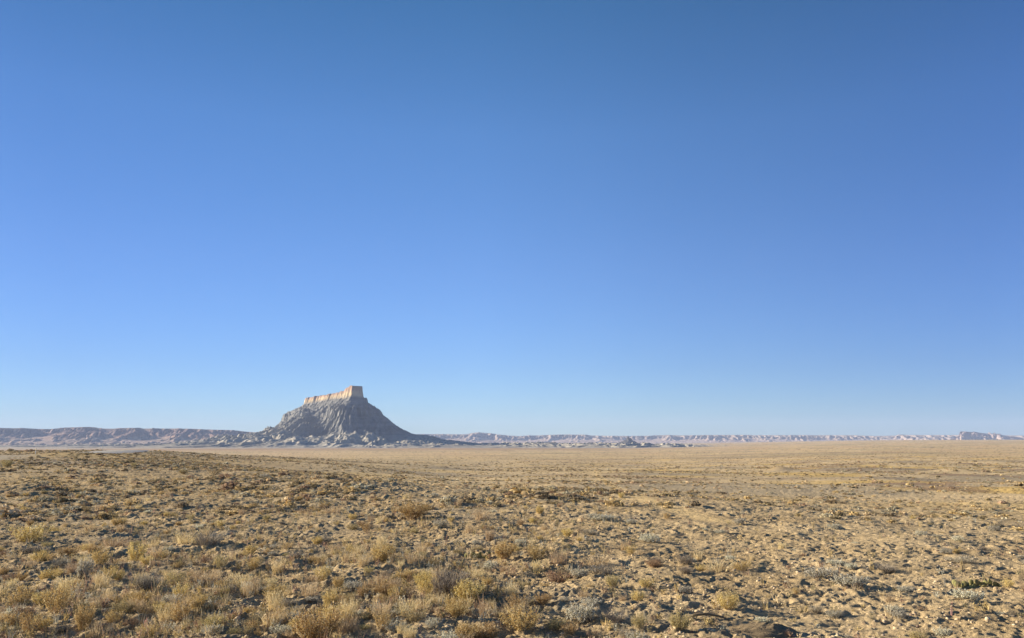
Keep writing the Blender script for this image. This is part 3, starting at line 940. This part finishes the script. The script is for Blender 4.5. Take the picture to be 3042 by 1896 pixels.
# kind, column, row of the foot, width and height in the photograph's pixels, label, short name if others are told from it
HERO = [
 ('gold', 930, 1912, 172, 100, 'biggest golden bush, cut by the bottom edge of the picture', 'the biggest golden bush'),
 ('gold', 45, 1803, 84, 62, 'yellow-green rounded bush against the left picture edge', 'the yellow-green edge bush'),
 ('gold', 148, 1840, 104, 78, 'broad golden bush with reddish foot near the lower left corner', 'the broad corner bush'),
 ('gold', 70, 1900, 70, 64, 'golden bush rising from the bottom left corner', None),
 ('gold', 234, 1882, 64, 72, 'upright golden bush beside the broad corner bush, sparse tall sprays', None),
 ('gold', 395, 1672, 62, 54, 'pale gold upright bush left of the long bare soil strip', 'the pale upright bush'),
 ('straw', 330, 1634, 98, 36, 'wide low straw grass clump left of the grey grass dome', None),
 ('straw', 545, 1622, 90, 46, 'straw grass leaning into the grey grass dome from its left', None),
 ('greygrass', 612, 1626, 84, 50, 'dense grey-green grass dome with dark shaded core', 'the grey grass dome'),
 ('gold', 288, 1692, 58, 40, 'small tan bush with tiny pale leaves above the white-flecked bush', None),
 ('twig', 85, 1642, 96, 30, 'low dark brush hummock trailing a long shadow near the left edge', 'the dark hummock brush'),
 ('gold', 78, 1612, 112, 56, 'wide straw-gold bush behind the dark hummock near the left edge', None),
 ('twig', 425, 1762, 80, 46, 'grey-brown tangled shrub beside a deep dark hollow', 'the tangled grey shrub'),
 ('olive', 512, 1745, 70, 44, 'olive-tan bush just over the deep dark hollow', None),
 ('gold', 815, 1782, 72, 42, 'low orange-gold bush, midway between the biggest bush and the dark hollow', 'the low orange-gold bush'),
 ('gold', 578, 1825, 66, 42, 'compact golden bush on the soil below the tall straw grass', None),
 ('silver', 497, 1880, 62, 34, 'pale green-white leafy plant at the bottom, left of the biggest bush', 'the pale leafy plant'),
 ('olive', 652, 1694, 44, 42, 'thin olive bush on the left lip of a black hollow', None),
 ('gold', 752, 1694, 50, 38, 'small gold bush on the right lip of a black hollow', None),
 ('straw', 985, 1530, 74, 36, 'bright straw clump standing alone high on the near slope', 'the bright straw clump'),
 ('straw', 738, 1776, 62, 66, 'tall thin straw grass between two golden bushes', 'the tall straw grass'),
 ('silver', 725, 1762, 40, 28, 'white-flecked low shrub hugging the tall straw grass', None),
 ('gold', 976, 1812, 48, 48, 'slim golden bush directly behind the biggest golden bush', None),
 ('olive', 177, 1656, 38, 30, 'forked yellow-green sprig growing in a long shadow', None),
 ('silver', 238, 1716, 46, 54, 'white-flecked bush with a golden foot left of the dark soil band', 'the white-flecked bush'),
 ('straw', 600, 1746, 94, 58, 'spread of thin tall straw grass over broken soil', None),
 ('rust', 380, 1866, 44, 26, 'small reddish-grey cushion plant by a black pit near the bottom', None),
 ('gold', 1225, 1543, 108, 46, 'wide feathery gold bush high on the near slope', 'the feathery gold bush'),
 ('straw', 1430, 1548, 62, 38, 'pinkish pale straw clump right of the feathery gold bush', None),
 ('gold', 1136, 1677, 80, 46, 'golden-olive bush casting a very long shadow', 'the long-shadow bush'),
 ('silver', 1308, 1574, 46, 22, 'flat pale green shrub right below the feathery gold bush', None),
 ('olive', 1045, 1574, 40, 20, 'little dark bush with a flat black shadow on the slope', None),
 ('gold', 1500, 1662, 84, 48, 'hazy tan bush behind the cactus hollow, mixed with grey twigs', 'the hazy tan bush'),
 ('gold', 1592, 1666, 74, 42, 'olive-gold bush leaning over its own shadow left of straw grass', 'the leaning bush'),
 ('straw', 1662, 1688, 74, 46, 'straw grass growing against the leaning olive-gold bush', None),
 ('straw', 1780, 1684, 96, 38, 'row-like pale straw grass above the grey twig shrub', 'the pale straw row'),
 ('rust', 1655, 1728, 62, 38, 'small brown-gold bush with red stem left of the pale flowering shrub', None),
 ('twig', 1788, 1716, 84, 34, 'grey twig shrub with white branchlets over a dark shadow', 'the grey twig shrub'),
 ('silver', 1718, 1714, 62, 28, 'pale flowering shrub touching the grey twig shrub', None),
 ('rust', 1945, 1684, 56, 22, 'flat brown bush at the end of the pale straw row', None),
 ('gold', 1264, 1768, 62, 52, 'bright orange-gold bush against the big grey-topped bush', None),
 ('twig', 1345, 1782, 118, 62, 'big grey-topped twiggy bush, largest in the middle', 'the big grey-topped bush'),
 ('gold', 1392, 1797, 98, 54, 'brown-gold half of the big grey-topped bush, facing front', None),
 ('straw', 1300, 1800, 56, 44, 'thin straw stalks in front of the big grey-topped bush', None),
 ('gold', 1356, 1852, 90, 54, 'round golden bush below the big grey-topped bush', 'the round golden bush'),
 ('gold', 1548, 1874, 122, 62, 'wide golden bush under tall pale stalks', 'the wide stalky bush'),
 ('straw', 1520, 1838, 84, 52, 'tall pale stalks standing in the big dark shadow', None),
 ('gold', 1445, 1902, 80, 54, 'golden bush at the bottom edge left of the wide stalky bush', None),
 ('olive', 1232, 1862, 72, 42, 'olive low bush left of the round golden bush', None),
 ('silver', 1283, 1882, 40, 30, 'white-dotted plant over a dark pit at the bottom', None),
 ('olive', 1040, 1802, 50, 36, 'small olive bush right of the slim golden bush', None),
 ('gold', 1078, 1770, 44, 30, 'small reddish-gold bush left of the orange-gold bush', None),
 ('silver', 1728, 1846, 108, 46, 'silvery green bush with whitish leaves near bottom, left half of a pair', 'the silvery pair'),
 ('greygrass', 1830, 1856, 70, 44, 'dark green grassy bush, right half of the silvery pair', None),
 ('olive', 1900, 1878, 58, 38, 'pale olive bush right of the silvery pair at the bottom', None),
 ('straw', 1764, 1882, 50, 40, 'yellow straw tuft in front of the silvery pair', None),
 ('silver', 1458, 1689, 44, 24, 'white-flowered cushion on open soil below the cactus hollow', None),
 ('silver', 1790, 1551, 78, 20, 'flat grey-white shrub on the far side of the clod field', None),
 ('silver', 1935, 1613, 66, 26, 'silver bush with short dark shadow right of the clod field', 'the clod-field silver bush'),
 ('silver', 1876, 1558, 40, 16, 'tiny silver bush just left of the yellow track end', None),
 ('straw', 2138, 1700, 88, 44, 'dense upright straw grass standing alone on the right slope', 'the lone straw clump'),
 ('gold', 2214, 1698, 66, 30, 'dark gold bush merged to the lone straw clump', None),
 ('silver', 2446, 1724, 108, 34, 'wide arched silver shrub, left of two on the right slope', 'the arched silver shrub'),
 ('silver', 2538, 1748, 98, 32, 'wide silver shrub with a long black shadow, right of two', None),
 ('silver', 2888, 1790, 84, 28, 'silver shrub in front of the yellow-green cactus patch', 'the cactus-side shrub'),
 ('twig', 2872, 1677, 92, 22, 'flat grey shrub up the slope behind the yellow-green cactus patch', None),
 ('silver', 2960, 1584, 40, 18, 'small bright silver bush high near the right edge', 'the right edge silver bush'),
 ('silver', 2482, 1573, 38, 16, 'small bright silver bush on the pale bench right of centre', None),
 ('silver', 2200, 1561, 46, 18, 'silver bush at the near end of the golden grass band', None),
 ('twig', 2640, 1699, 66, 20, 'low grey-brown mat of twigs between the silver and the cactus', None),
 ('olive', 15, 1390, 34, 20, 'dark green bush at the left edge beyond the near slope', None),
 ('olive', 395, 1385, 18, 11, 'single dark bush below the road bend', None),
 ('olive', 542, 1411, 34, 14, 'dark bush, left of two on the far near-slope', None),
 ('olive', 633, 1411, 44, 17, 'larger dark bush, right of two on the far near-slope', 'the far dark bush'),
 ('olive', 680, 1418, 18, 11, 'little dark bush trailing off right of the larger dark bush', None),
 ('silver', 780, 1426, 40, 16, 'grey-green sage bush before the shadowed bank', None),
]
ANCH = []
placed = []
for kind, px, py, wp, hp, lab, short in HERO:
    hit = ground_hit(px, py)
    if hit is None: continue
    x, y = hit; dep = y * cos(PITCH) - EYE * sin(PITCH)
    k = dep / F0
    y += .0
    o = plant(kind, x, y + wp * k * .25, wp * k * (1.15 if 'largest in the middle' in lab else 1.0), hp * k * (1.2 if 'largest in the middle' in lab else 1.0), prng, lab, sink=.015)
    placed.append((px, py, wp))
    if short: ANCH.append((px, py, short, wp))

placed += [(2262, 1890, 330), (2098, 1862, 120)]
# scattered individuals, told from one another by the nearest landmark plant
ORD = ['nearest', 'second nearest', 'third nearest', 'fourth nearest', 'fifth nearest', 'sixth nearest', 'seventh nearest', 'eighth nearest', 'ninth nearest', 'tenth nearest', 'eleventh nearest', 'twelfth nearest']
cand = []
QUOTA = dict(gold=135, straw=165, silver=70, olive=50, rust=24, twig=20, pink=24)
cnt = {k: 0 for k in QUOTA}
tries = 0
while sum(cnt.values()) < sum(QUOTA.values()) and tries < 60000:
    tries += 1
    px = prng.uniform(-20, 3062); py = 1470 + (1915 - 1470) * prng.uniform(0, 1) ** .8
    leftness = 1 - sstep(900, 2100, px)
    kind = list(QUOTA)[prng.choice(len(QUOTA), p=[.30, .22, .14, .13, .10, .06, .05])]
    if cnt[kind] >= QUOTA[kind]: continue
    dens = {'gold': .05 + .95 * leftness, 'straw': .04 + .96 * leftness, 'silver': .22 + .4 * leftness, 'olive': .06 + .94 * leftness, 'rust': .08 + .92 * leftness, 'twig': .10 + .5 * leftness, 'pink': .1 + .9 * leftness}[kind]
    if prng.uniform() > dens: continue
    if float(gn(px / 170, py / 45, 901)) < prng.uniform(-.7, .3): continue
    if any(abs(px - a) < w_ * .45 + 8 and -14 < py - b < 30 for a, b, w_ in placed): continue
    hit = ground_hit(px, py)
    if hit is None: continue
    x, y = hit
    wid = {'gold': prng.lognormal(-1.85, .38), 'straw': prng.lognormal(-1.85, .38), 'silver': prng.lognormal(-1.8, .35), 'olive': prng.lognormal(-1.95, .3), 'rust': prng.lognormal(-2.0, .3), 'twig': prng.lognormal(-1.7, .35), 'pink': prng.lognormal(-2.4, .3)}[kind]
    wid = min(wid, {'gold': .235, 'straw': .22, 'silver': .24, 'olive': .2, 'rust': .19, 'twig': .26, 'pink': .12}[kind])
    hei = wid * {'gold': .62, 'straw': .85, 'silver': .36, 'olive': .55, 'rust': .5, 'twig': .42, 'pink': 1.5}[kind] * prng.uniform(.75, 1.25)
    placed.append((px, py, wid / y * F0 * .6)); cnt[kind] += 1
    # nearest landmark in the picture
    bd, ba = 1e9, None
    for apx, apy, sh, aw in ANCH:
        q = math.hypot(px - apx, (py - apy) * 2.2)
        if q < bd: bd, ba = q, (apx, apy, sh)
    ddx, ddy = px - ba[0], (py - ba[1]) * 2.2
    dr = ('right of' if ddx > 0 else 'left of') if abs(ddx) > abs(ddy) else ('in front of' if ddy > 0 else 'behind')
    cand.append((kind, x, y, wid, hei, dr, ba[2], bd))
cells = {}
for c_ in cand: cells.setdefault((c_[0], c_[5], c_[6]), []).append(c_)
n_ind = 0
for (kind, dr, sh), lst in cells.items():
    lst.sort(key=lambda t: t[7])
    for i, (kd, x, y, wid, hei, _, _, bd) in enumerate(lst[:12]):
        med = {'gold': .157, 'straw': .157, 'silver': .165, 'olive': .142, 'rust': .135, 'twig': .18, 'pink': .09}[kind]
        size = 'tiny' if wid < med * .8 else ('small' if wid < med * 1.25 else 'stout')
        lab = f"{size} {NOUN[kind]} {dr} {sh}" if len(lst) == 1 else f"{size} {NOUN[kind]}, {ORD[i]} {dr} {sh}"
        plant(kind, x, y, wid, hei, prng, lab); n_ind += 1
print('scattered', n_ind, cnt)

# two prickly pear patches
pads = [pad_mesh(0).mesh('pad', M['cactus'], True)]


def cactus_patch(px, py, wp, hp, n, label):
    x0, y0 = ground_hit(px, py); dep = y0 * cos(PITCH); k = dep / F0; W_ = wp * k; Hh = hp * k
    root = link('prickly_pear', None, loc=(x0, y0, gz(x0, y0) - .01), label=label, cat='cactus')
    for i in range(n):
        s_ = Hh * prng.uniform(.4, .62)
        o = link('pad', pads[0], parent=root)
        u_ = (i + prng.uniform(.1, .9)) / n - .5
        lx, ly = u_ * W_, prng.uniform(-.35, .35) * min(W_ * .35, .25)
        zz = gz(x0 + lx, y0 + ly) - gz(x0, y0) + (prng.uniform(0, .45) * Hh if i % 3 == 0 else 0) - .005
        o.location = (lx, ly, zz); o.scale = (s_, s_, s_)
        o.rotation_euler = (prng.normal(0, .35), prng.normal(0, .35), prng.uniform(-.9, .9))


cactus_patch(2902, 1742, 128, 24, 30, 'yellow-green prickly pear patch in a row on the right slope')
cactus_patch(1420, 1650, 74, 22, 16, 'small shaded prickly pear patch behind the white-flowered cushion')

# ant mound at the lower right
def dome(px, py, wp, hp, name, label, cat, mat, skew=.25):
    x0, y0 = ground_hit(px, py); k = y0 * cos(PITCH) / F0; R = wp * k / 2; Hh = hp * k
    nu, nv = 56, 22; V = []
    for j in range(nv):
        t = j / (nv - 1)
        for i in range(nu):
            a_ = 2 * pi * i / nu
            rr = R * t * (1 + .07 * float(gn(cos(a_) * 1.5 + px, sin(a_) * 1.5, 77)))
            xx = rr * cos(a_) + skew * R * (1 - t) ** 2; yy = rr * sin(a_) * .62
            zz = Hh * (math.exp(-2.6 * t * t) - math.exp(-2.6) * t) + .022 * (1 - t ** 4) - .02 * t ** 6
            V.append([xx, yy, zz])
    V = np.array(V)
    V[:, 2] += .012 * gn(V[:, 0] / .06, V[:, 1] / .06, 78) + .006 * gn(V[:, 0] / .02, V[:, 1] / .02, 79)
    zb = gz(x0, y0)
    tt = np.repeat(np.linspace(0, 1, nv), nu)
    V[:, 2] += (ground_z(x0 + V[:, 0], y0 + V[:, 1]) - zb) * tt ** 2
    V[:, 2] -= .03 * sstep(.85, 1, tt)
    me_ = mesh_from(name, V, grid_faces(nv, nu, True), None, mat, True)
    return link(name, me_, loc=(x0, y0, zb + .005), label=label, cat=cat)


dome(2262, 1882, 240, 17, 'ant_mound', 'smooth brown gravelly ant mound low on the right, beside a dry stick', 'ant mound', M['mound'])

# dry stick lying left of the mound
x0, y0 = ground_hit(2098, 1853); rg_ = np.random.default_rng(5); st = Tris()
pts = np.array([[-.17, .02, .02], [-.08, 0, .045], [.02, .01, .05], [.12, -.02, .035], [.20, -.05, .012]])


def tube(t, pts, rads_, n=7):
    pts = np.asarray(pts, float); V = []; T = []
    for i, p in enumerate(pts):
        d_ = pts[min(i + 1, len(pts) - 1)] - pts[max(i - 1, 0)]; d_ /= np.linalg.norm(d_) + 1e-9
        a1 = np.cross(d_, [0, 0, 1.0]); a1 = a1 / (np.linalg.norm(a1) + 1e-9) if np.linalg.norm(a1) > 1e-3 else np.array([1., 0, 0]); a2 = np.cross(d_, a1)
        for j in range(n): V.append(p + rads_[i] * (a1 * cos(2 * pi * j / n) + a2 * sin(2 * pi * j / n)))
    for i in range(len(pts) - 1):
        for j in range(n):
            p = i * n + j; q = i * n + (j + 1) % n; T += [[p, q, q + n], [p, q + n, p + n]]
    t.add(V, T)


tube(st, pts, [.012, .014, .012, .010, .005]); tube(st, [[.02, .01, .05], [.05, .05, .07], [.10, .08, .075]], [.008, .006, .003]); tube(st, [[-.08, 0, .045], [-.12, -.04, .05]], [.007, .003])
link('stick', st.mesh('stick', M['wood'], True), loc=(x0, y0, gz(x0, y0)), label='dry brown forked stick lying on the soil by the ant mound', cat='stick')

# roadside delineator posts


def post(px, r, hgt, label):
    s_ = xslope(px); k = 1 / math.hypot(1, s_); x, y = r * s_ * k, r * k; z = gz(x, y)
    root = link('marker_post', None, loc=(x, y, z - .1), label=label, cat='marker post', group='marker posts beside the road')
    b = Tris(); w_, t__ = .04, .015
    V = []
    for zz in (0, hgt - .06, hgt): 
        ww = w_ * (1 if zz < hgt else .6)
        V += [[-ww, -t__, zz], [ww, -t__, zz], [ww, t__, zz], [-ww, t__, zz]]
    T = []
    for l_ in (0, 4):
        for i in range(4):
            p = l_ + i; q = l_ + (i + 1) % 4; T += [[p, q, q + 4], [p, q + 4, p + 4]]
    T += [[8, 9, 10], [8, 10, 11]]
    b.add(V, T); link('shaft', b.mesh('shaft', M['white']), parent=root)
    c = Tris(); c.add([[-.04, -t__ - .003, hgt - .28], [.04, -t__ - .003, hgt - .28], [.04, -t__ - .003, hgt - .1], [-.04, -t__ - .003, hgt - .1], [-.04, -t__ + .001, hgt - .28], [.04, -t__ + .001, hgt - .28], [.04, -t__ + .001, hgt - .1], [-.04, -t__ + .001, hgt - .1]],
                     [[0, 1, 2], [0, 2, 3], [0, 4, 5], [0, 5, 1], [3, 2, 6], [3, 6, 7], [0, 3, 7], [0, 7, 4], [1, 5, 6], [1, 6, 2]])
    link('reflector', c.mesh('reflector', M['reflector']), parent=root)


post(109, 116, 1.1, 'white roadside marker post, larger one near the left edge')
post(306, 185, 1.2, 'small faint white marker post where the road bends away')

# ------------------------------------------------------------------ ground cover nobody could count
s = NT('cover_plant'); g_ = s.n('ShaderNodeNewGeometry'); a_ = attr_node(s, 'tint')
v_ = s.ramp(g_.outputs['Random Per Island'], [(0, .62), (1, 1.35)])
M['cover'] = s.finish(s.mix(1.0, a_.outputs['Color'], v_, 'MULTIPLY'), .9, transl=.2, spec=.05)
PAL = np.array([[.50, .38, .17], [.62, .50, .30], [.31, .26, .14], [.38, .25, .16], [.46, .44, .34], [.24, .18, .12]])


def cover(name, tmpls, X, Y, S, SZ, pick, rng, label, mat):
    Vs, Ts, Cs = [], [], []; off = 0
    Z = ground_z(X, Y) - .004
    tid = rng.integers(0, len(tmpls), len(X)); ang = rng.uniform(0, 2 * pi, len(X))
    for ti, t in enumerate(tmpls):
        m = tid == ti; n = m.sum()
        if n == 0: continue
        V, T = t.arr() if isinstance(t, Tris) else t
        c, s2 = np.cos(ang[m])[:, None], np.sin(ang[m])[:, None]
        vx = (V[None, :, 0] * c - V[None, :, 1] * s2) * S[m][:, None] + X[m][:, None]
        vy = (V[None, :, 0] * s2 + V[None, :, 1] * c) * S[m][:, None] + Y[m][:, None]
        vz = V[None, :, 2] * SZ[m][:, None] + Z[m][:, None]
        Vs.append(np.stack([vx, vy, vz], -1).reshape(-1, 3))
        Ts.append((T[None] + (np.arange(n) * len(V))[:, None, None]).reshape(-1, 3) + off); off += n * len(V)
        col = PAL[pick[m]] * rng.uniform(.8, 1.2, (n, 1))
        Cs.append(np.repeat(col, len(V), 0))
    me_ = mesh_from(name, np.concatenate(Vs), None, np.concatenate(Ts), mat, False, {'tint': np.concatenate(Cs)})
    return link(name, me_, kind='stuff', label=label)


def sector(n, r0, r1, rng, power, keepf):
    """n kept points in the view sector; power 0 = even per area, 1 = even per log distance"""
    X = np.zeros(0); Y = np.zeros(0)
    while len(X) < n:
        u_ = rng.uniform(0, 1, n * 2)
        r = np.exp(np.log(r0) + u_ * np.log(r1 / r0)) if power == 1 else np.sqrt(r0 * r0 + u_ * (r1 * r1 - r0 * r0))
        a__ = rng.uniform(-A_HALF, A_HALF, n * 2)
        x, y = r * np.sin(a__), r * np.cos(a__)
        k = rng.uniform(0, 1, n * 2) < keepf(x, y, r, a__)
        k &= road_dist(x, y) > 5.2
        X = np.concatenate([X, x[k]]); Y = np.concatenate([Y, y[k]])
    return X[:n], Y[:n]


crng = np.random.default_rng(99)
# wisps between the plants
tm = []
for i in range(6):
    t = Tris(); r_ = np.random.default_rng(800 + i)
    P_ = stems_dome(9, 1, .8, r_, base=.2, k=3); ribbons(t, P_, .05, r_); leaves(t, along(P_, 3, r_, .4, 1, .04), .085, r_, 2, .5); tm.append(t)
for i in range(3):
    tm.append(grass(820 + i, 1, 1.4, 9, base=.3, lean=.4, wd=.05, heads=False))
left = lambda a: 1 - sstep(-.15, .28, a)
X, Y = sector(14000, 5.6, 45, crng, 1, lambda x, y, r, a: (.12 + .88 * left(a)) * sstep(-.5, .4, gn(x / 1.3, y / 1.3, 911) + .3 * gn(x / .4, y / .4, 912)))
S_ = np.minimum(crng.lognormal(-2.6, .42, len(X)), .13); pk = crng.choice(6, len(X), p=[.24, .22, .20, .14, .10, .10])
cover('ground_cover', tm, X, Y, S_, S_ * crng.uniform(.6, 1.3, len(X)), pk, crng, 'dry wisps and tiny weeds between the bushes', M['cover'])
# scrub of the middle distance
tm2 = []; tm4 = []
for i in range(6):
    r_ = np.random.default_rng(840 + i)
    for lst_, n_, sz_ in ((tm2, 90, .13), (tm4, 34, .22)):
        t = Tris(); d_ = r_.normal(size=(n_, 3)); d_ /= np.linalg.norm(d_, axis=1)[:, None]; d_[:, 2] = np.abs(d_[:, 2])
        leaves(t, d_ * [.55, .5, .42] * r_.uniform(.3, 1, (n_, 1)) + [0, 0, .02], sz_, r_, 1.8, .4); lst_.append(t)
PAL = np.array([[.52, .39, .19], [.60, .46, .27], [.34, .27, .15], [.38, .265, .17], [.46, .41, .28], [.27, .21, .13]])
X, Y = sector(4600, 20, 70, crng, 1, lambda x, y, r, a: (.30 + .70 * left(a)) * sstep(-.4, .5, gn(x / 5, y / 5, 915)))
S_ = crng.lognormal(-1.6, .4, len(X)); pk = crng.choice(6, len(X), p=[.22, .18, .24, .10, .14, .12])
cover('near_scrub', tm2, X, Y, S_, S_ * crng.uniform(.5, .95, len(X)), pk, crng, 'low desert scrub at the far side of the near slope', M['cover'])
X2, Y2 = sector(25000, 60, 1100, crng, 1, lambda x, y, r, a: .22 + .78 * sstep(-.05, .55, gn(x / 22, y / 14, 917) + .8 * gn(x / 70, y / 40, 918)))
X3, Y3 = sector(3000, 55, 230, crng, 1, lambda x, y, r, a: (a < -.36) * 1.0)
X = np.concatenate([X2, X3]); Y = np.concatenate([Y2, Y3]); r = np.hypot(X, Y)
S_ = crng.lognormal(-1.5, .38, len(X)) * (1 + 1.3 * sstep(60, 300, r)); pk = crng.choice(6, len(X), p=[.18, .12, .28, .12, .12, .18])
cover('scrub', tm4, X, Y, S_, S_ * crng.uniform(.4, .8, len(X)), pk, crng, 'low desert scrub thinning out across the plain', M['cover'])
# broken crust and little stones
tm3 = []
for i in range(5):
    V, T = spheroid(.5, .42, .3, 6, 4); r_ = np.random.default_rng(860 + i); V = V + r_.normal(0, .07, V.shape); tm3.append((V, T))
X, Y = sector(12000, 5.6, 26, crng, 1, lambda x, y, r, a: sstep(-.5, .5, gn(x / .8, y / .8, 921)))
S_ = np.minimum(crng.lognormal(-3.45, .40, len(X)), .06)
PAL = np.array([[.46, .35, .22], [.50, .385, .23], [.38, .29, .18], [.30, .24, .17], [.52, .41, .26], [.24, .17, .12]])
s = NT('crust_stone'); g_ = s.n('ShaderNodeNewGeometry'); a_ = attr_node(s, 'tint')
M['stone'] = s.finish(s.mix(1.0, a_.outputs['Color'], s.ramp(s.noise(60, 3, .7, g_.outputs['Position']), [(.3, .7), (.7, 1.2)]), 'MULTIPLY'), .95, spec=.05)
cover('gravel', tm3, X, Y, S_, S_ * crng.uniform(.6, 1.1, len(X)), crng.choice(6, len(X)), crng, 'broken crust and small stones on the near soil', M['stone'])

#PLANTS-END
# ------------------------------------------------------------------ LIGHT, SKY, AIR, CAMERA
w = bpy.data.worlds.new('World'); sc.world = w; w.use_nodes = True
nt = w.node_tree; nt.nodes.clear()
out = nt.nodes.new('ShaderNodeOutputWorld'); bg = nt.nodes.new('ShaderNodeBackground')
sky = nt.nodes.new('ShaderNodeTexSky'); sky.sky_type = 'NISHITA'; sky.sun_disc = False
sky.sun_elevation = SUN_EL; sky.sun_rotation = SUN_AZ % (2 * pi)
sky.altitude = 1500; sky.air_density = 1.25; sky.dust_density = .35; sky.ozone_density = 2.2
tcw = nt.nodes.new('ShaderNodeTexCoord'); sep = nt.nodes.new('ShaderNodeSeparateXYZ'); nt.links.new(tcw.outputs['Generated'], sep.inputs[0])
rp = nt.nodes.new('ShaderNodeValToRGB'); nt.links.new(sep.outputs['Z'], rp.inputs['Fac'])
SKY_TINT = [(0.0, (.58, .90, 1.62)), (.05, (.59, .86, 1.50)), (.09, (.59, .83, 1.40)), (.22, (.65, .89, 1.40)), (.38, (.62, .94, 1.38)), (.52, (.43, .81, 1.15)), (1, (.40, .75, 1.1))]
while len(rp.color_ramp.elements) < len(SKY_TINT): rp.color_ramp.elements.new(.5)
for e_, (p_, c_) in zip(rp.color_ramp.elements, SKY_TINT): e_.position = p_; e_.color = (*[v / 1.7 for v in c_], 1)
mu = nt.nodes.new('ShaderNodeMix'); mu.data_type = 'RGBA'; mu.blend_type = 'MULTIPLY'; mu.inputs[0].default_value = 1
nt.links.new(sky.outputs[0], mu.inputs[6]); nt.links.new(rp.outputs[0], mu.inputs[7]); rx_ = nt.nodes.new('ShaderNodeMapRange'); rx_.inputs[1].default_value = -1; rx_.inputs[2].default_value = 1; nt.links.new(sep.outputs['X'], rx_.inputs[0])
rr2 = nt.nodes.new('ShaderNodeValToRGB'); nt.links.new(rx_.outputs[0], rr2.inputs['Fac'])
AZ = [(0, (.55, .56, .58)), (.25, (.66, .69, .74)), (.37, (.84, .86, .88)), (.48, (1, 1, 1)), (.55, (1, 1, 1)), (.65, (.89, .91, .94)), (.76, (.70, .76, .86)), (1, (.66, .72, .82))]
while len(rr2.color_ramp.elements) < len(AZ): rr2.color_ramp.elements.new(.5)
for e_, (p_, c_) in zip(rr2.color_ramp.elements, AZ): e_.position = p_; e_.color = (*c_, 1)
mu2 = nt.nodes.new('ShaderNodeMix'); mu2.data_type = 'RGBA'; mu2.blend_type = 'MULTIPLY'; mu2.inputs[0].default_value = 1
nt.links.new(mu.outputs[2], mu2.inputs[6]); nt.links.new(rr2.outputs[0], mu2.inputs[7]); nt.links.new(mu2.outputs[2], bg.inputs['Color'])
bg.inputs['Strength'].default_value = .0905
nt.links.new(bg.outputs[0], out.inputs['Surface'])

L = bpy.data.lights.new('sun', 'SUN'); L.energy = 5.0; L.angle = radians(.5); L.color = (1, .885, .715)
so = bpy.data.objects.new('sun', L); COL.objects.link(so)
from mathutils import Vector
so.rotation_euler = Vector(-SUN_DIR).to_track_quat('-Z', 'Y').to_euler()
so.location = (-30, 10, 30)


Vh = [(x, y, z) for z in (-110, 420) for y in (-17000, 17000) for x in (-17000, 17000)]
Fh = [(0, 2, 3, 1), (4, 5, 7, 6), (0, 1, 5, 4), (2, 6, 7, 3), (0, 4, 6, 2), (1, 3, 7, 5)]
hm = bpy.data.materials.new('haze_air'); hm.use_nodes = True; t_ = hm.node_tree; t_.nodes.clear()
ho = t_.nodes.new('ShaderNodeOutputMaterial'); pv = t_.nodes.new('ShaderNodeVolumePrincipled')
pv.inputs['Color'].default_value = (.60, .72, 1.0, 1); pv.inputs['Density'].default_value = 3.7e-5; pv.inputs['Anisotropy'].default_value = 0.0
t_.links.new(pv.outputs[0], ho.inputs['Volume'])
link('haze', mesh_from('haze', Vh, Fh, None, hm), kind='stuff')

cam = bpy.data.cameras.new('camera'); co = bpy.data.objects.new('camera', cam); COL.objects.link(co)
cam.sensor_width = 36; cam.lens = F0 / W0 * 36; cam.clip_start = .05; cam.clip_end = 60000
co.location = (0, 0, EYE); co.rotation_euler = (pi / 2 + PITCH, 0, 0)
sc.camera = co
sc.render.resolution_x = 1024; sc.render.resolution_y = 638
sc.view_settings.view_transform = 'Standard'; sc.view_settings.look = 'None'; sc.view_settings.gamma = 1; sc.view_settings.use_curve_mapping = False
sc.view_settings.exposure = 1.34
sc.cycles.volume_bounces = 0; sc.cycles.max_bounces = 5; sc.cycles.diffuse_bounces = 3; sc.cycles.transmission_bounces = 2
